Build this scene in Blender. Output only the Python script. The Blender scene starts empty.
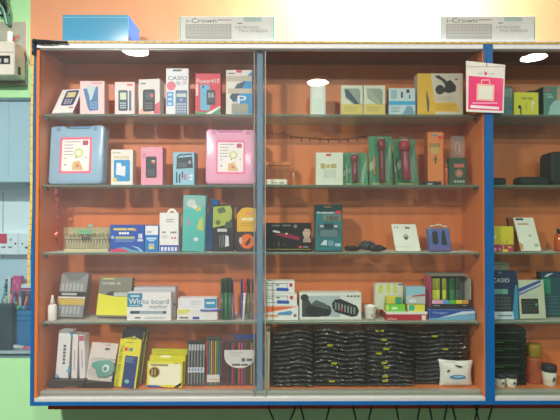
import bpy, bmesh, math, random
from mathutils import Vector, Matrix
random.seed(7)
SC = bpy.context.scene
COL = SC.collection
R = math.radians

# ------------------------------------------------------------------ camera
F = 440.0                      # focal length in pixels of the 560 x 420 frame
DIST = 1.85                    # camera to the cabinet front
CAM = Vector((0.0, -DIST, 1.5))
YAW, PITCH = R(0.3), R(0.75)
cam_d = bpy.data.cameras.new('camera')
cam_d.sensor_width = 36.0
cam_d.lens = F / 560.0 * 36.0
cam_d.clip_start = 0.02
cam = bpy.data.objects.new('camera', cam_d)
COL.objects.link(cam)
cam.location = CAM
cam.rotation_euler = (math.pi / 2 + PITCH, 0, -YAW)
SC.camera = cam
FW = Vector((math.sin(YAW) * math.cos(PITCH), math.cos(YAW) * math.cos(PITCH), math.sin(PITCH)))
RT = Vector((math.cos(YAW), -math.sin(YAW), 0))
UP = RT.cross(FW)

def P(px, py, Y):
    """pixel -> point on the vertical plane y = Y"""
    d = FW + RT * ((px - 280) / F) + UP * ((210 - py) / F)
    return CAM + d * ((Y - CAM.y) / d.y)

def PZ(px, py, Z):
    d = FW + RT * ((px - 280) / F) + UP * ((210 - py) / F)
    return CAM + d * ((Z - CAM.z) / d.z)

# ------------------------------------------------------------------ world, exposure
w = bpy.data.worlds.new('World')
SC.world = w
w.use_nodes = True
bg = w.node_tree.nodes['Background']
bg.inputs[0].default_value = (0.93, 0.97, 1.0, 1)
WORLD_STRENGTH = 0.20
bg.inputs[1].default_value = WORLD_STRENGTH
vs = SC.view_settings
SC.display_settings.display_device = 'sRGB'
vs.view_transform = 'Standard'
vs.look = 'None'
vs.gamma = 1.0
vs.use_curve_mapping = False
vs.exposure = 0.2
SC.cycles.transparent_max_bounces = 32
SC.cycles.max_bounces = 8
SC.cycles.sample_clamp_indirect = 4.0
LAMP = 400.0                    # radiance of the round ceiling lamps
BULB = 2300.0                    # radiance of the wall bulb above the cabinet

# ------------------------------------------------------------------ materials
def s2l(c):
    c = c / 255.0
    return c / 12.92 if c <= 0.04045 else ((c + 0.055) / 1.055) ** 2.4
def rgb(c): return (s2l(c[0]), s2l(c[1]), s2l(c[2]), 1.0)
MATS = {}
def M(c, rough=0.45, var=0.05, metal=0.0, scale=60.0, bump=0.0, spec=0.4):
    key = (tuple(c), rough, var, metal, scale, bump, spec)
    if key in MATS: return MATS[key]
    m = bpy.data.materials.new('surface_%d_%d_%d' % tuple(c))
    m.use_nodes = True
    nt = m.node_tree; b = nt.nodes['Principled BSDF']
    b.inputs['Roughness'].default_value = rough
    b.inputs['Metallic'].default_value = metal
    b.inputs['Specular IOR Level'].default_value = spec
    L = rgb(c)
    tc = nt.nodes.new('ShaderNodeTexCoord')
    n = nt.nodes.new('ShaderNodeTexNoise'); n.inputs['Scale'].default_value = scale
    n.inputs['Detail'].default_value = 4
    nt.links.new(tc.outputs['Object'], n.inputs['Vector'])
    mx = nt.nodes.new('ShaderNodeMix'); mx.data_type = 'RGBA'
    mx.inputs[6].default_value = tuple(x * (1 - var * 1.6) for x in L[:3]) + (1,)
    mx.inputs[7].default_value = tuple(min(.95, x * (1 + var)) for x in L[:3]) + (1,)
    nt.links.new(n.outputs['Fac'], mx.inputs[0])
    nt.links.new(mx.outputs[2], b.inputs['Base Color'])
    if bump:
        bp = nt.nodes.new('ShaderNodeBump'); bp.inputs['Strength'].default_value = bump
        bp.inputs['Distance'].default_value = 0.004
        nt.links.new(n.outputs['Fac'], bp.inputs['Height']); nt.links.new(bp.outputs[0], b.inputs['Normal'])
    MATS[key] = m
    return m

def clear(name, tint=(1, 1, 1), fac=0.07, rough=0.02, dust_haze=0.0, dust_haze_c=(0.8, 0.8, 0.75), edge=0.6, graze=0.0):
    """clear sheet: sees straight through, with a mirror-like share and a diffuse one for dust and haze"""
    if name in MATS: return MATS[name]
    m = bpy.data.materials.new(name); m.use_nodes = True
    nt = m.node_tree; nt.nodes.clear()
    out = nt.nodes.new('ShaderNodeOutputMaterial')
    tr = nt.nodes.new('ShaderNodeBsdfTransparent'); tr.inputs[0].default_value = (*tint, 1)
    gl = nt.nodes.new('ShaderNodeBsdfGlossy'); gl.inputs['Roughness'].default_value = rough
    gl.inputs[0].default_value = (1, 1, 1, 1)
    lw = nt.nodes.new('ShaderNodeLayerWeight'); lw.inputs[0].default_value = 0.35
    mr = nt.nodes.new('ShaderNodeMapRange')
    mr.inputs[3].default_value = fac; mr.inputs[4].default_value = fac + edge * 0.5
    nt.links.new(lw.outputs['Fresnel'], mr.inputs[0])
    m1 = nt.nodes.new('ShaderNodeMixShader')
    nt.links.new(mr.outputs[0], m1.inputs[0]); nt.links.new(tr.outputs[0], m1.inputs[1]); nt.links.new(gl.outputs[0], m1.inputs[2])
    last = m1
    if dust_haze:
        df = nt.nodes.new('ShaderNodeBsdfDiffuse'); df.inputs[0].default_value = (*dust_haze_c, 1)
        tc = nt.nodes.new('ShaderNodeTexCoord')
        nz = nt.nodes.new('ShaderNodeTexNoise'); nz.inputs['Scale'].default_value = 5; nz.inputs['Detail'].default_value = 8
        nt.links.new(tc.outputs['Object'], nz.inputs['Vector'])
        m3 = nt.nodes.new('ShaderNodeMapRange'); m3.inputs[1].default_value = .3; m3.inputs[2].default_value = .75
        m3.inputs[3].default_value = dust_haze * .5; m3.inputs[4].default_value = dust_haze * 1.5
        nt.links.new(nz.outputs['Fac'], m3.inputs[0])
        m2 = nt.nodes.new('ShaderNodeMixShader')
        dsock = m3.outputs[0]
        if graze:            # a dust layer covers more of the view the flatter one looks along it
            lf = nt.nodes.new('ShaderNodeLayerWeight'); lf.inputs[0].default_value = .5
            m4 = nt.nodes.new('ShaderNodeMapRange'); m4.inputs[1].default_value = .55; m4.inputs[2].default_value = 1.0; m4.inputs[4].default_value = graze
            nt.links.new(lf.outputs['Facing'], m4.inputs[0])
            ad = nt.nodes.new('ShaderNodeMath'); ad.operation = 'ADD'; ad.use_clamp = True
            nt.links.new(m3.outputs[0], ad.inputs[0]); nt.links.new(m4.outputs[0], ad.inputs[1]); dsock = ad.outputs[0]
        nt.links.new(dsock, m2.inputs[0]); nt.links.new(m1.outputs[0], m2.inputs[1]); nt.links.new(df.outputs[0], m2.inputs[2])
        last = m2
    nt.links.new(last.outputs[0], out.inputs[0])
    MATS[name] = m
    return m

def glow(name, strength, c=(1, 1, 1)):
    if name in MATS: return MATS[name]
    m = bpy.data.materials.new(name); m.use_nodes = True
    nt = m.node_tree; nt.nodes.clear()
    out = nt.nodes.new('ShaderNodeOutputMaterial'); e = nt.nodes.new('ShaderNodeEmission')
    e.inputs[0].default_value = (*c, 1); e.inputs[1].default_value = strength
    nt.links.new(e.outputs[0], out.inputs[0])
    MATS[name] = m
    return m

FILM = lambda: clear('clear_film', (.985, .99, .99), .035, .10, 0.008)

# ------------------------------------------------------------------ mesh helpers
def link(o, parent=None):
    COL.objects.link(o)
    if parent is not None: o.parent = parent
    return o
def tag(o, label=None, cat=None, group=None, kind=None):
    if label: o['label'] = label
    if cat: o['category'] = cat
    if group: o['group'] = group
    if kind: o['kind'] = kind
    return o
def mobj(name, bm, mats, parent=None, loc=None, rot=None, smooth=False):
    me = bpy.data.meshes.new(name); bm.normal_update(); bm.to_mesh(me); bm.free()
    if not isinstance(mats, (list, tuple)): mats = [mats]
    for m in mats: me.materials.append(m)
    if smooth:
        for p in me.polygons: p.use_smooth = True
    o = bpy.data.objects.new(name, me); link(o, parent)
    if loc is not None: o.location = loc
    if rot is not None: o.rotation_euler = rot
    return o
def empty(name, loc, rot=(0, 0, 0)):
    o = bpy.data.objects.new(name, None); o.empty_display_size = .02
    link(o); o.location = loc; o.rotation_euler = rot
    return o
def add_box(bm, x0, x1, y0, y1, z0, z1, bev=0.0, seg=1, sidemat=None, topmat=None):
    vs_ = [bm.verts.new(p) for p in ((x0,y0,z0),(x1,y0,z0),(x1,y1,z0),(x0,y1,z0),(x0,y0,z1),(x1,y0,z1),(x1,y1,z1),(x0,y1,z1))]
    fs = []
    for q, mi in (((3,2,1,0),0),((4,5,6,7),topmat or 0),((0,1,5,4),0),((1,2,6,5),sidemat or 0),((2,3,7,6),0),((3,0,4,7),sidemat or 0)):
        f = bm.faces.new([vs_[k] for k in q]); f.material_index = mi; fs.append(f)
    if bev:
        es = list({e for f in fs for e in f.edges})
        bmesh.ops.bevel(bm, geom=es, offset=bev, segments=seg, affect='EDGES', profile=.5, clamp_overlap=True)
    return bm
def boxbm(*a, **k): return add_box(bmesh.new(), *a, **k)
def add_lathe(bm, prof, n=16, cx=0, cy=0, cz=0, mi=None):
    rings = []
    for r, z in prof:
        rings.append([bm.verts.new((cx + r * math.cos(2*math.pi*k/n), cy + r * math.sin(2*math.pi*k/n), cz + z)) for k in range(n)])
    for i in range(len(rings) - 1):
        for k in range(n):
            f = bm.faces.new((rings[i][k], rings[i][(k+1) % n], rings[i+1][(k+1) % n], rings[i+1][k]))
            if mi: f.material_index = mi[i]
    bm.faces.new(list(reversed(rings[0]))); f = bm.faces.new(rings[-1])
    if mi: f.material_index = mi[-1]
    return bm
def lathebm(*a, **k): return add_lathe(bmesh.new(), *a, **k)
def add_tube(bm, pts, r, n=6):
    pts = [Vector(p) for p in pts]; rings = []
    for i, p in enumerate(pts):
        t = (pts[min(i+1, len(pts)-1)] - pts[max(i-1, 0)]).normalized()
        a = t.orthogonal().normalized() if i == 0 else (a - t * a.dot(t)).normalized()
        b = t.cross(a)
        rr = r[i] if isinstance(r, (list, tuple)) else r
        rings.append([bm.verts.new(p + (a * math.cos(2*math.pi*k/n) + b * math.sin(2*math.pi*k/n)) * rr) for k in range(n)])
    for i in range(len(rings)-1):
        for k in range(n):
            bm.faces.new((rings[i][k], rings[i][(k+1)%n], rings[i+1][(k+1)%n], rings[i+1][k]))
    bm.faces.new(list(reversed(rings[0]))); bm.faces.new(rings[-1])
    return bm
def tubebm(*a, **k): return add_tube(bmesh.new(), *a, **k)
def add_prism(bm, pts, y0, y1, bev=0.0, seg=1):
    """outline in x,z pushed from y0 (front) to y1"""
    a = [bm.verts.new((x, y0, z)) for x, z in pts]; b = [bm.verts.new((x, y1, z)) for x, z in pts]
    n = len(pts); fs = [bm.faces.new(a), bm.faces.new(list(reversed(b)))]
    for k in range(n):
        fs.append(bm.faces.new((a[(k+1)%n], a[k], b[k], b[(k+1)%n])))
    bmesh.ops.recalc_face_normals(bm, faces=fs)
    if bev:
        es = list(fs[0].edges) + list(fs[1].edges)
        bmesh.ops.bevel(bm, geom=es, offset=bev, segments=seg, affect='EDGES', profile=.5, clamp_overlap=True)
    return bm
def prismbm(*a, **k): return add_prism(bmesh.new(), *a, **k)
def rrect(x0, x1, z0, z1, r, n=4):
    o = []
    for cx, cz, a0 in ((x1-r, z1-r, 0), (x0+r, z1-r, 90), (x0+r, z0+r, 180), (x1-r, z0+r, 270)):
        for k in range(n+1):
            a = R(a0 + 90*k/n); o.append((cx + r*math.cos(a), cz + r*math.sin(a)))
    return o
def smooth_path(pts, n=8):
    pts = [Vector(p) for p in pts]; out = []
    for i in range(len(pts)-1):
        p0, p1, p2, p3 = pts[max(i-1,0)], pts[i], pts[i+1], pts[min(i+2, len(pts)-1)]
        for k in range(n):
            t = k/n
            out.append(.5*((2*p1) + (p2-p0)*t + (2*p0-5*p1+4*p2-p3)*t*t + (3*p1-p0-3*p2+p3)*t**3))
    out.append(pts[-1]); return out

FONT_CACHE = {}
def text_mesh(s):
    if s in FONT_CACHE: return FONT_CACHE[s]
    cu = bpy.data.curves.new('lettering', 'FONT'); cu.body = s; cu.resolution_u = 2
    o = bpy.data.objects.new('lettering', cu); COL.objects.link(o)
    bpy.context.view_layer.update()
    me = bpy.data.meshes.new_from_object(o.evaluated_get(bpy.context.evaluated_depsgraph_get()))
    bpy.data.objects.remove(o); bpy.data.curves.remove(cu)
    vv = [v.co.copy() for v in me.vertices]; ff = [list(p.vertices) for p in me.polygons]
    bpy.data.meshes.remove(me)
    x0 = min(v.x for v in vv); x1 = max(v.x for v in vv); y0 = min(v.y for v in vv); y1 = max(v.y for v in vv)
    out = ([((v.x-x0)/(x1-x0), (v.y-y0)/(y1-y0)) for v in vv], ff)
    FONT_CACHE[s] = out
    return out

PRINT_ROUGH = 0.4
SUB = {'screen': 'phone_picture', 'keypad': ('phone_picture', 'calculator_picture'), 'screen_icon': 'phone_picture', 'camera_dot': 'phone_picture', 'key': 'keyboard_picture', 'radio_grille': 'radio_picture', 'radio_dial': 'radio_picture',
       'radio_handle': 'radio_picture', 'cursor_pad': 'calculator_picture', 'portrait_hair': 'portrait_face', 'portrait_eye': 'portrait_face', 'portrait_mouth': 'portrait_face', 'flower_centre': 'flower_picture',
       'badge_picture': 'orange_badge', 'grille_slot': 'speaker_picture', 'small_dot': 'paper_label', 'pink_square': 'paper_label', 'crate_slot': None}
def put_prints(root, prints, to_local, yface, rough=PRINT_ROUGH):
    """flat print on a face; to_local maps picture coordinates to (x, z) of the face"""
    lay = 0; done = {}; raw = to_local
    def to_local(px, py):
        q = raw(px, py); return (q[0], max(q[1], .0009))
    for pr in prints:
        kind, name, *a = pr
        lay += 1
        y = yface - 0.0002 - lay * 0.00012
        col = a[-1]
        bm = bmesh.new()
        def poly(pts):
            v = [bm.verts.new((*to_local(*p)[:1], y, to_local(*p)[1])) for p in pts]
            f = bm.faces.new(v); f.normal_update()
            if f.normal.y > 0: f.normal_flip()
        if kind == 'r':
            x0, y0, x1, y1 = a[:4]; poly([(x0,y0),(x1,y0),(x1,y1),(x0,y1)])
        elif kind == 'm':
            for (x0, y0, x1, y1) in a[0]: poly([(x0,y0),(x1,y0),(x1,y1),(x0,y1)])
        elif kind == 'o':
            cx, cy, rx, ry = a[:4]
            poly([(cx + rx*math.cos(2*math.pi*k/20), cy + ry*math.sin(2*math.pi*k/20)) for k in range(20)])
        elif kind == 'q':
            x0, y0, x1, y1, r = a[:5]; poly(rrect(x0, x1, y0, y1, r))
        elif kind == 'p':
            poly(a[0])
        elif kind in ('t', 'tv'):
            s, x0, y0, x1, y1 = a[:5]
            vv, ff = text_mesh(s)
            if kind == 't': loc = [to_local(x0 + u*(x1-x0), y1 - v*(y1-y0)) for u, v in vv]
            else: loc = [to_local(x1 - v*(x1-x0), y1 - u*(y1-y0)) for u, v in vv]   # reads upward
            bv = [bm.verts.new((p[0], y, p[1])) for p in loc]
            for f in ff:
                try:
                    g = bm.faces.new([bv[i] for i in f]); g.normal_update()
                    if g.normal.y > 0: g.normal_flip()
                except ValueError: pass
        par = SUB.get(name); par = par if isinstance(par, tuple) else (par,)
        par = next((done[q] for q in par if q in done), root) if root.parent is None else root
        done[name] = mobj(name, bm, M(col, rough, .03) if not isinstance(col, bpy.types.Material) else col, par)

def proj(p):
    d = Vector(p) - CAM; k = d.dot(FW)
    return 280 + F * d.dot(RT) / k, 210 - F * d.dot(UP) / k

def frame_for(z, x0, x1, yt, Y, lean=0, yaw=0):
    """size and picture mapping of an upright face standing at height z on plane Y"""
    a = P(x0, yt, Y); b = P(x1, yt, Y)
    cx = (a.x + b.x)/2; ca, cb = math.cos(lean), math.cos(yaw)
    W = (b.x - a.x)/cb; H = (a.z - z)/ca
    def loc(px, py):
        p = P(px, py, Y); return ((p.x - cx)/cb, (p.z - z)/ca)
    return cx, W, H, loc

def box(name, label, cat, S, x0, x1, yt, col, t=.05, Y=.06, yaw=0, lean=0, roll=0, side=None, top=None, group=None,
        prints=(), bev=.0012, rough=.42, z=None, film=False):
    z = S if z is None else z
    lean, yaw, roll = R(lean), R(yaw), R(roll)
    cx, W, H, loc = frame_for(z, x0, x1, yt, Y, lean, yaw)
    H -= t * math.tan(lean)
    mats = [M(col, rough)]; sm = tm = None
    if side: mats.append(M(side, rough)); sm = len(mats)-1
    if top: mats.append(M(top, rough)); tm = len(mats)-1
    o = mobj(name, boxbm(-W/2, W/2, -t, 0, 0, H, bev, 1, sm, tm), mats, None, (cx, Y + t, z + .0004 + W/2*abs(math.sin(roll))), (-lean, roll, yaw))
    tag(o, label, cat, group)
    put_prints(o, prints, loc, -t, rough)
    if film:
        mobj('clear_wrap', boxbm(-W/2-.002, W/2+.002, -t-.0035, .0006, 0.0002, H+.003, .001), FILM(), o)
    return o

def bars(x0, y0, x1, y1, n, frac=.5):
    h = (y1-y0)/n
    return [(x0, y0+i*h, x1 - (x1-x0)*.12*((i*7) % 3), y0+i*h+h*frac) for i in range(n)]

# ------------------------------------------------------------------ levels in the picture
WALL_Y = 0.235
BACK_Y = 0.215
SH_Y0 = 0.030                  # front edge of the glass shelves
S1 = P(280, 114.3, SH_Y0).z
S2 = P(280, 184.8, SH_Y0).z
S3 = P(280, 252.6, SH_Y0).z
S4 = P(280, 322.0, SH_Y0).z
S5 = P(280, 389.5, 0.045).z
TOPZ = P(280, 41.0, 0.0).z     # top face of the cabinet
TH = .008                      # shelf thickness
CEIL = 3.0
XL, XR = -2.6, 3.0

# ================================================================== the room
ORANGE = (228, 158, 116); GREEN = (178, 234, 170)
def wall_material():
    m = bpy.data.materials.new('painted_wall'); m.use_nodes = True
    nt = m.node_tree; b = nt.nodes['Principled BSDF']; b.inputs['Roughness'].default_value = .6
    tc = nt.nodes.new('ShaderNodeTexCoord'); sp = nt.nodes.new('ShaderNodeSeparateXYZ')
    nt.links.new(tc.outputs['Object'], sp.inputs[0])
    nz = nt.nodes.new('ShaderNodeTexNoise'); nz.inputs['Scale'].default_value = 9; nz.inputs['Detail'].default_value = 8
    nt.links.new(tc.outputs['Object'], nz.inputs['Vector'])
    def gt(sock, v):
        n = nt.nodes.new('ShaderNodeMath'); n.operation = 'GREATER_THAN'; n.inputs[1].default_value = v
        nt.links.new(sock, n.inputs[0]); return n.outputs[0]
    a = gt(sp.outputs['X'], P(30.3, 30, WALL_Y).x); c = gt(sp.outputs['Z'], P(30, 67, WALL_Y).z)
    mu = nt.nodes.new('ShaderNodeMath'); mu.operation = 'MULTIPLY'
    nt.links.new(a, mu.inputs[0]); nt.links.new(c, mu.inputs[1])
    mx = nt.nodes.new('ShaderNodeMix'); mx.data_type = 'RGBA'
    mx.inputs[6].default_value = rgb(GREEN); mx.inputs[7].default_value = rgb(ORANGE)
    nt.links.new(mu.outputs[0], mx.inputs[0])
    m2 = nt.nodes.new('ShaderNodeMix'); m2.data_type = 'RGBA'; m2.blend_type = 'MULTIPLY'
    m2.inputs[0].default_value = 1
    mr = nt.nodes.new('ShaderNodeMapRange'); mr.inputs[3].default_value = .9; mr.inputs[4].default_value = 1.05
    nt.links.new(nz.outputs['Fac'], mr.inputs[0]); nt.links.new(mr.outputs[0], m2.inputs[7])
    nt.links.new(mx.outputs[2], m2.inputs[6]); nt.links.new(m2.outputs[2], b.inputs['Base Color'])
    bp = nt.nodes.new('ShaderNodeBump'); bp.inputs['Strength'].default_value = .15; bp.inputs['Distance'].default_value = .003
    nt.links.new(nz.outputs['Fac'], bp.inputs['Height']); nt.links.new(bp.outputs[0], b.inputs['Normal'])
    return m
NX0, NX1 = P(-120, 200, WALL_Y).x, P(34.5, 200, WALL_Y).x
NZ1, NZ0 = P(16, 97.5, WALL_Y).z, P(16, 358.5, WALL_Y).z
NDEP = .20
bm = bmesh.new()
WB = WALL_Y + NDEP + .06
for a in ((XL, NX0, 0, CEIL), (NX1, XR, 0, CEIL), (NX0, NX1, 0, NZ0), (NX0, NX1, NZ1, CEIL)):
    add_box(bm, a[0], a[1], WALL_Y, WB, a[2], a[3])
add_box(bm, NX0, NX1, WALL_Y + NDEP, WB, NZ0, NZ1)
tag(mobj('wall_back', bm, wall_material()), 'painted shop wall, orange above and light green at the side and below', kind='structure')
tag(mobj('floor', boxbm(XL, XR, -4.4, WB, -.1, 0), M((66, 60, 54), .5, .1, 0, 3)), 'plain grey shop floor', kind='structure')
tag(mobj('ceiling', boxbm(XL, XR, -4.4, WB, CEIL, CEIL + .1), M((225, 225, 215), .8, .04, 0, 3)), 'plain white shop ceiling', kind='structure')

def ceiling_lamp(px, py, label, gain=1.0, r=.112):
    dz = CEIL - .03
    # the lamp's mirror image shows in the door glass at this pixel
    img = PZ(px, py, dz)
    y = -img.y
    root = empty('ceiling_lamp', (img.x, y, dz))
    tag(root, label, 'lamp', 'round ceiling lamps in the shop')
    mobj('housing', lathebm([(r+.012, .004), (r+.014, .02), (r-.01, .03)], 24), M((235, 235, 230), .4), root)
    bm = bmesh.new()
    vs_ = [bm.verts.new((r*math.cos(2*math.pi*k/20), r*math.sin(2*math.pi*k/20), 0)) for k in range(20)]
    f = bm.faces.new(vs_); f.normal_update()
    if f.normal.z > 0: f.normal_flip()
    mobj('diffuser', bm, glow('lamp_light_%d' % px, LAMP * gain, (1, .985, .95)), root)
ceiling_lamp(535, 57, 'round ceiling lamp mirrored in the right hand cabinet glass', .4)
ceiling_lamp(318, 82, 'round ceiling lamp mirrored in the middle of the cabinet glass', 1.15)
ceiling_lamp(135, 51, 'round ceiling lamp mirrored in the left cabinet door under the top track', 2.4)

# wall bulb above the frame
bp_ = P(388, -32, WALL_Y)
root = empty('wall_bulb', (bp_.x, WALL_Y, bp_.z)); tag(root, 'bare bulb in a white wall holder above the cabinet', 'lamp')
mobj('holder', lathebm([(.045, 0), (.045, .012), (.026, .02), (.024, .13)], 20), M((240, 240, 235), .35), root, (0, 0, 0), (R(90), 0, 0), True)
mobj('bulb', lathebm([(.018, .125), (.03, .145), (.036, .17), (.030, .195), (.012, .208)], 16), glow('bulb_light', BULB, (1, .97, .88)), root, (0, 0, 0), (R(90), 0, 0), True)

# ================================================================== the cabinet
LAMC = (228, 130, 72)
def laminate(c, name):
    m = bpy.data.materials.new(name); m.use_nodes = True
    nt = m.node_tree; b = nt.nodes['Principled BSDF']; b.inputs['Roughness'].default_value = .38
    tc = nt.nodes.new('ShaderNodeTexCoord'); nz = nt.nodes.new('ShaderNodeTexNoise'); nz.inputs['Scale'].default_value = 3; nz.inputs['Detail'].default_value = 9
    mp = nt.nodes.new('ShaderNodeMapping'); mp.inputs['Scale'].default_value = (6, 1, 1)
    nt.links.new(tc.outputs['Object'], mp.inputs[0]); nt.links.new(mp.outputs[0], nz.inputs['Vector'])
    cr = nt.nodes.new('ShaderNodeValToRGB'); L = rgb(c)
    cr.color_ramp.elements[0].position = .25; cr.color_ramp.elements[1].position = .8
    cr.color_ramp.elements[0].color = tuple(x*.84 for x in L[:3]) + (1,); cr.color_ramp.elements[1].color = tuple(x*1.1 for x in L[:3]) + (1,)
    nt.links.new(nz.outputs['Fac'], cr.inputs[0]); nt.links.new(cr.outputs[0], b.inputs['Base Color'])
    return m
LAM = laminate(LAMC, 'orange_laminate'); EDGE = M((206, 114, 54), .4); BLUE = M((18, 94, 156), .35); ALU = M((215, 218, 212), .35, .05, .35)
WHITEALU = M((246, 246, 242), .35); REDWOOD = M((168, 66, 46), .5, .12)
cab = empty('display_cabinet', (0, WALL_Y, 0)); tag(cab, 'wall hung display cabinet with blue edges, orange inside, sliding glass doors and glass shelves', 'cabinet')
CY = -WALL_Y                        # parts are given in room coordinates
def part(name, bm, mats, smooth=False):
    bmesh.ops.translate(bm, verts=bm.verts, vec=(0, CY, 0))
    return mobj(name, bm, mats, cab, None, None, smooth)
bz0 = P(280, 405.0, 0).z; bz1 = P(280, 401.3, 0).z
lx0 = P(31.6, 225, 0).x; lx1 = P(35.2, 225, 0).x; lx2 = P(38.2, 225, 0).x
rx0 = P(484.3, 225, 0).x; rx1 = P(493.6, 225, 0).x
rx_in = P(483.3, 225, 0).x
END = P(735, 225, 0).x
WT = WALL_Y - .0005
part('back_panel', boxbm(lx1, END, BACK_Y, WT, bz0, TOPZ - .004), LAM)
part('side_panel', boxbm(lx1, lx2, .006, BACK_Y, bz1, TOPZ - .012), LAM)
part('side_panel', boxbm(rx_in, rx0, .006, BACK_Y, bz1, TOPZ - .012), LAM)
part('side_panel', boxbm(END - .018, END, .006, BACK_Y, bz1, TOPZ - .012), LAM)
part('edge_strip', boxbm(lx1, lx2 + .001, 0, .006, bz1, TOPZ - .03), EDGE)
part('edge_strip', boxbm(rx_in - .0005, rx0, 0, .006, bz1, TOPZ - .03), EDGE)
part('outer_side', boxbm(lx0, lx1, -.004, WT, bz0, TOPZ, .001), BLUE)
part('post', boxbm(rx0, rx1, -.004, BACK_Y, bz1, TOPZ - .006, .001), BLUE)
part('outer_side', boxbm(END, END + .018, -.004, WT, bz0, TOPZ, .001), BLUE)
part('bottom_rail', boxbm(lx1, END, -.004, WT, bz0, bz1, .001), BLUE)
part('floor_panel', boxbm(lx2, END - .018, .046, BACK_Y, bz1 + .001, S5 - .0002), LAM)
part('top_panel', boxbm(lx1, END, -.004, WT, TOPZ - .012, TOPZ, .001), M((150, 165, 185), .5))
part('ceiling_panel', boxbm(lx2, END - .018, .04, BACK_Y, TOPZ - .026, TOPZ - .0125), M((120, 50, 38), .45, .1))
# sliding door tracks
tz0 = P(280, 49.4, 0).z; tz1 = P(280, 44.2, 0).z
for a, b in ((lx1 + .002, rx0 - .001), (rx1 + .001, END)):
    part('top_track', boxbm(a, b, -.003, .036, tz0 + .003, TOPZ - .0125, .0015), WHITEALU)
    part('track_lip', boxbm(a, b, .0, .003, tz0 - .004, tz0 + .0028), M((96, 98, 94), .4, .05, .5))
    zt0 = P(280, 397.4, 0).z; zt1 = P(280, 389.6, .036).z
    part('bottom_track', boxbm(a + .005, b - .004, .02, .045, bz1 + .0005, zt1, .0012), M((176, 178, 168), .4, .06, .3))
    part('track_step', boxbm(a, b, -.002, .0195, bz1 + .0005, zt0, .001), M((222, 224, 218), .35, .05, .3))
    part('track_groove', boxbm(a + .008, b - .006, .0185, .0199, zt0 + .003, zt1 - .008), M((150, 152, 142), .4, .05, .4))
# LED strip running along the top edge and the left side, with a clump of black wire at the corner
def led_strip():
    root = empty('light_strip', (lx0, -.004, TOPZ)); tag(root, 'yellow strip of small lights taped along the top edge and left side of the cabinet', 'light strip')
    ym = M((222, 186, 92), .5, .14, 0, 30); dm = M((150, 120, 50), .5)
    mobj('tape', boxbm(.012, END - lx0, -.0022, -.0004, -.0118, -.0045), ym, root)
    for k in range(70):
        x = .03 + k * .037
        if x < END - lx0 - .01: mobj('segment_mark', boxbm(x, x + .004, -.0028, -.0023, -.0112, -.0052), dm, root)
    prof = [(33.0, 50), (32.0, 90), (31.6, 130), (31.3, 180), (30.8, 215), (29.9, 240), (28.6, 255), (28.3, 285)]
    for k in range(len(prof) - 1):
        a, b = P(*prof[k], -.006), P(*prof[k+1], -.006)
        vs4 = [(a.x - lx0 - .0035, a.z - TOPZ), (a.x - lx0 + .0065, a.z - TOPZ), (b.x - lx0 + .0065, b.z - TOPZ), (b.x - lx0 - .0035, b.z - TOPZ)]
        mobj('tape', prismbm(vs4, -.004, -.0024), ym, root)
        n = 4
        for j in range(n):
            t = (j + .5)/n; q = a.lerp(b, t)
            mobj('segment_mark', boxbm(q.x - lx0 - .0035, q.x - lx0 + .0065, -.0047, -.0042, q.z - TOPZ - .0015, q.z - TOPZ + .0015), dm, root)
led_strip()
rng = random.Random(3)
root = empty('black_wire', (lx0 + .01, -.008, TOPZ - .01)); tag(root, 'tangled black wire at the top left corner of the cabinet', 'wire')
for k in range(11):
    pts = []
    for s in range(7):
        t = s/6
        if t < .5: p = (-.002 + .004*rng.random(), -.006 - .004*rng.random(), -.055 + .1*t + .006*rng.random())
        else: p = (.11*(t-.5)*(1 + .8*(k % 3)) , -.006 - .004*rng.random(), -.004 + .011*rng.random() - .006*(t-.5)*2)
        pts.append(p)
    mobj('strand', tubebm(smooth_path(pts, 4), .0034, 5), M((28, 30, 34), .45), root, None, None, True)

# batten and cables below
bt = P(57, 408, .18); bt1 = P(700, 408, .18)
tag(mobj('wood_batten', boxbm(bt.x, bt1.x, .10, WALL_Y - .001, P(57, 409.5, .10).z, bz0 - .0008, .001), REDWOOD), 'dark red wooden batten fixed under the cabinet', 'batten')
for k, (xa, xb, d) in enumerate(((268, 296, 60), (300, 330, 95), (352, 372, 70), (395, 420, 110), (428, 447, 75), (451, 478, 90), (474, 492, 60))):
    z0 = P(300, 408.5, .10).z
    a = P(xa, 408, .09); b = P(xb, 408, .09); z0 = bz0 - .002
    mid = (a + b)/2
    pts = smooth_path([(a.x, .08, z0), (a.x + .005, .082, z0 - .05), (mid.x, .085, z0 - d*.0025), (b.x - .005, .082, z0 - .05), (b.x, .08, z0)], 6)
    o = mobj('cable', tubebm([(p[0]-mid.x, p[1]-.08, p[2]-z0) for p in pts], .004, 6), M((34, 46, 32), .5), None, (mid.x, .08, z0), None, True)
    tag(o, 'dark cable hanging in a loop under the cabinet, %s from the left' % ('first', 'second', 'third', 'fourth', 'fifth', 'sixth', 'seventh')[k], 'cable', 'cables under the cabinet')

# glass
DOOR_L = clear('door_glass_front', (.99, .99, .985), .030, .01, .030, (.80, .78, .76), .3)  # left pane's diffuse share is raised to lay a pale haze over it
DOOR_R = clear('door_glass_rear', (.965, .988, .965), .026, .01, .012, (.74, .78, .72), .3)
DOOR_E = clear('door_glass_right', (.935, .975, .94), .014, .01, .008, (.74, .78, .72), .3)
SHELF = clear('shelf_glass', (.93, .98, .945), .03, .03, .10, (.62, .66, .57), .4, .75)
GEDGE = M((104, 124, 108), .2, .1)
dz0 = P(280, 399, .01).z; dz1 = P(280, 47.5, .01).z
mid0, mid1 = P(253.6, 225, .01).x, P(266, 225, .01).x
def pane(x0, x1, y, mat, edge_at=None):
    o = part('glass_door', boxbm(x0, x1, y, y + .005, dz0, dz1), mat)
    if edge_at:
        e = mobj('door_edge', boxbm(edge_at[0], edge_at[1], CY + y - .0008, CY + y + .0058, dz0, dz1, .0008), M((146, 160, 158), .3, .05, .2), o)
    return o
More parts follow.
